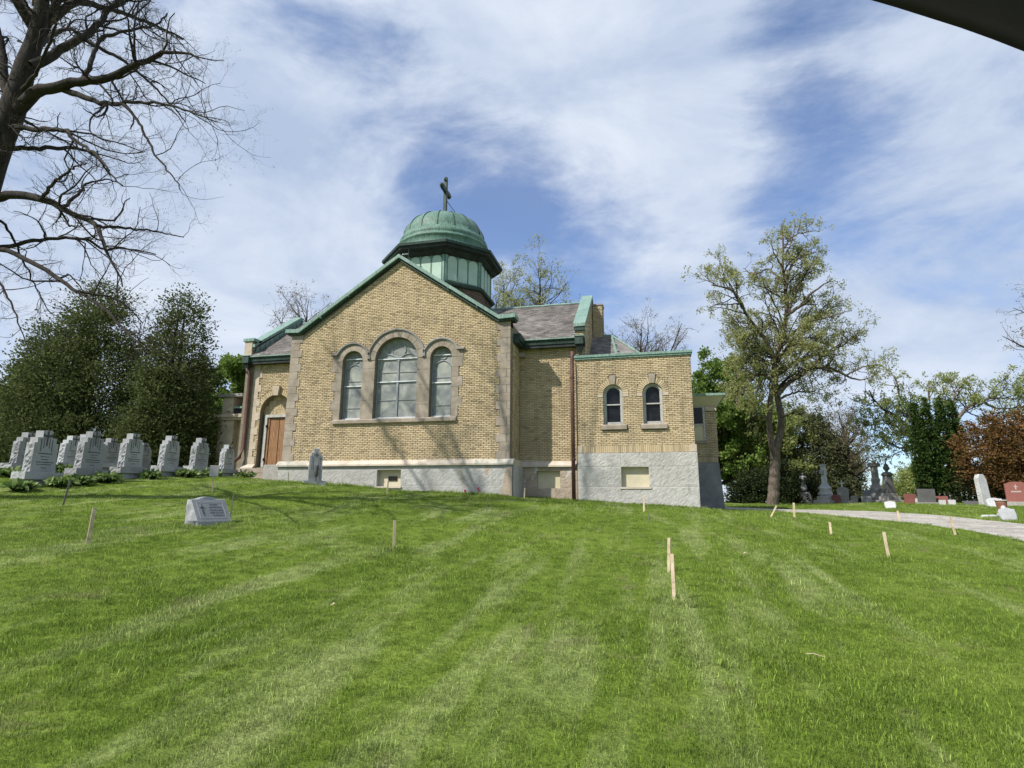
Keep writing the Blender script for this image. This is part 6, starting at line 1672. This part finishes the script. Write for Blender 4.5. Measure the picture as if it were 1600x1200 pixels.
stake(4.03, 11.93, .47, .050, 'wood', 'wooden stake alone at the right below the lane', (-.035, 0))
stake(-8.98, 7.83, .58, .055, 'wood', 'wooden stake at the left of the slanted marker', (.03, 0))
stake(4.45, 20.94, .50, .060, 'wood', 'upright wooden stake at the lane right of the chapel', (.02, 0))
stake(3.60, 20.43, .36, .055, 'wood', 'strongly leaning wooden stake before the tall trunk', (.26, 0))
stake(7.18, 16.74, .44, .055, 'wood', 'wooden stake on the lane verge at the right', (-.07, 0))
stake(7.95, 22.2, .38, .060, 'wood', 'wooden stake on the lane edge farther back', (-.03, 0))
stake(3.93, 14.96, .29, .050, 'wood', 'short pale wooden stake left of the lone right one', (-.01, 0))
stake(-.30, 18.78, .52, .050, 'wood', 'wooden stake in front of the annex wall', (.02, 0))
stake(-9.28, 19.4, .46, .050, 'wood', 'wooden stake before the basement recess of the nave', (.04, 0))
stake(-4.83, 22.1, .42, .050, 'wood', 'wooden stake at the foot of the recessed wing', (.02, 0))
stake(-13.2, 19.2, .50, .03, 'wood', 'thin wooden stake in front of the cheek block of the steps', (.01, 0))
stake(-9.34, 11.54, .55, .022, 'wood_grey', 'thin dark rod just behind the slanted marker', (.03, 0), .02)
stake(-4.56, 15.93, .50, .022, 'wood_grey', 'dark thin rod below the right corner of the nave', (.03, 0), .02)
stake(-10.6, 20.9, .42, .012, 'wood_grey', 'small dark rod at the painted base of the nave', (.05, 0), .012)
stake(-.12, 15.6, .22, .02, 'wood_grey', 'short dark rod in the lawn before the annex', (-.03, 0), .012)
stake(-13.65, 11.12, .60, .040, 'wood_grey', 'weathered dark stake leaning below the second front headstone', (.07, .02), .03)
for i, (x, y, rz, mt, lb) in enumerate(((-13.03, 15.2, .72, 'wood', 'small blank board on a wooden post before the last headstone'),)):
    z = G(x, y); th = thing('small_sign', (x, y, z), lb, 'sign', None, rz)
    MB().box(-.022, .022, -.014, .014, -.08, .52 if i == 0 else .50).build('post', MT[mt], th)
    (MB().cbox(-.12, .12, -.035, -.015, .47, .80, .004) if i == 0 else MB().cbox(-.13, .13, -.035, -.015, .48, .62, .004)).build('board', MT['carved_light' if i == 0 else 'wood_grey'], th)
for x, y, lb in ((-7.35, 22.55, 'left red flower scrap by the nave base'), (-6.85, 22.72, 'right red flower scrap by the nave base')):
    z = G(x, y); rg = rnd(int(x * 50)); m = MB()
    for i in range(7):
        a, b, c = rg.uniform(-.05, .05), rg.uniform(-.03, .03), rg.uniform(.02, .13)
        m.add([(a, b, c), (a + .035, b + .01, c + .02), (a + .03, b, c + .055), (a - .01, b - .01, c + .04)], [(0, 1, 2, 3)])
    o = m.build('flower_scrap', MT['red_flag'], fixn=False); o.location = (x, y, z + .04 + (.12 if x > -7 else 0)); tag(o, lb, 'litter')
# fallen leaves, sticks and paper scraps in the grass
for i, (x, y, L, a, lb) in enumerate(((1.32, 5.88, .16, -.5, 'pale twig lying in the grass at the lower right'), (1.56, 11.39, .12, .3, 'small pale scrap right of the close pair of stakes'), (-4.75, 15.9, .09, .1, 'white scrap at the foot of the dark thin rod'), (-3.52, 6.16, .08, .8, 'pale dry leaf in the grass left of centre'))):
    z = G(x, y) + .05; m = MB().tube([(-L / 2, 0, 0), (-L * .1, .01, .012), (L * .2, -.01, .008), (L / 2, .005, 0)], [.002, .004, .0035, .0015], 5)
    if i != 0: m = MB().add([(-L / 2, 0, 0), (0, -L * .2, .02), (L / 2, 0, .0), (0, L * .22, .025), (0, 0, .03)], [(0, 1, 4), (1, 2, 4), (2, 3, 4), (3, 0, 4)])
    o = m.build('fallen_twig' if i == 0 else 'scrap', MT['wood'], fixn=False); o.location = (x, y, z); o.rotation_euler = (0, 0, a); tag(o, lb, 'twig' if i == 0 else 'litter')

# upper window frame of the car the view is taken from, close to the camera at the top right
pts = [(0.158, 0.553, 2.147), (0.196, 0.565, 2.131), (0.235, 0.577, 2.116), (0.267, 0.587, 2.107), (0.299, 0.597, 2.097), (0.331, 0.607, 2.087), (0.362, 0.617, 2.076), (0.394, 0.627, 2.063), (0.426, 0.638, 2.049), (0.47, 0.653, 2.027), (0.521, 0.671, 1.999)]
m = MB(); n = len(pts)
for x, y, z in pts:
    up = V((-.10, -.06, 1)).normalized(); back = V((.75, -.5, .2)).normalized()
    p = V((x, y, z))
    for (u, b) in ((0, 0), (.012, -.004), (.05, -.008), (.10, .03), (.10, .10), (.02, .06), (-.002, .02)):
        m.v.append(tuple(p + up * u + back * b))
for i in range(n - 1):
    for k in range(7): j = (k + 1) % 7; m.f.append((i * 7 + k, i * 7 + j, i * 7 + 7 + j, i * 7 + 7 + k))
m.f += [tuple(range(7)), tuple(range((n - 1) * 7, n * 7))[::-1]]
o = m.build('car_window_frame', MT['car_trim'], smooth=True)
tag(o, 'black upper window frame of the parked car crossing the top right corner', 'car')
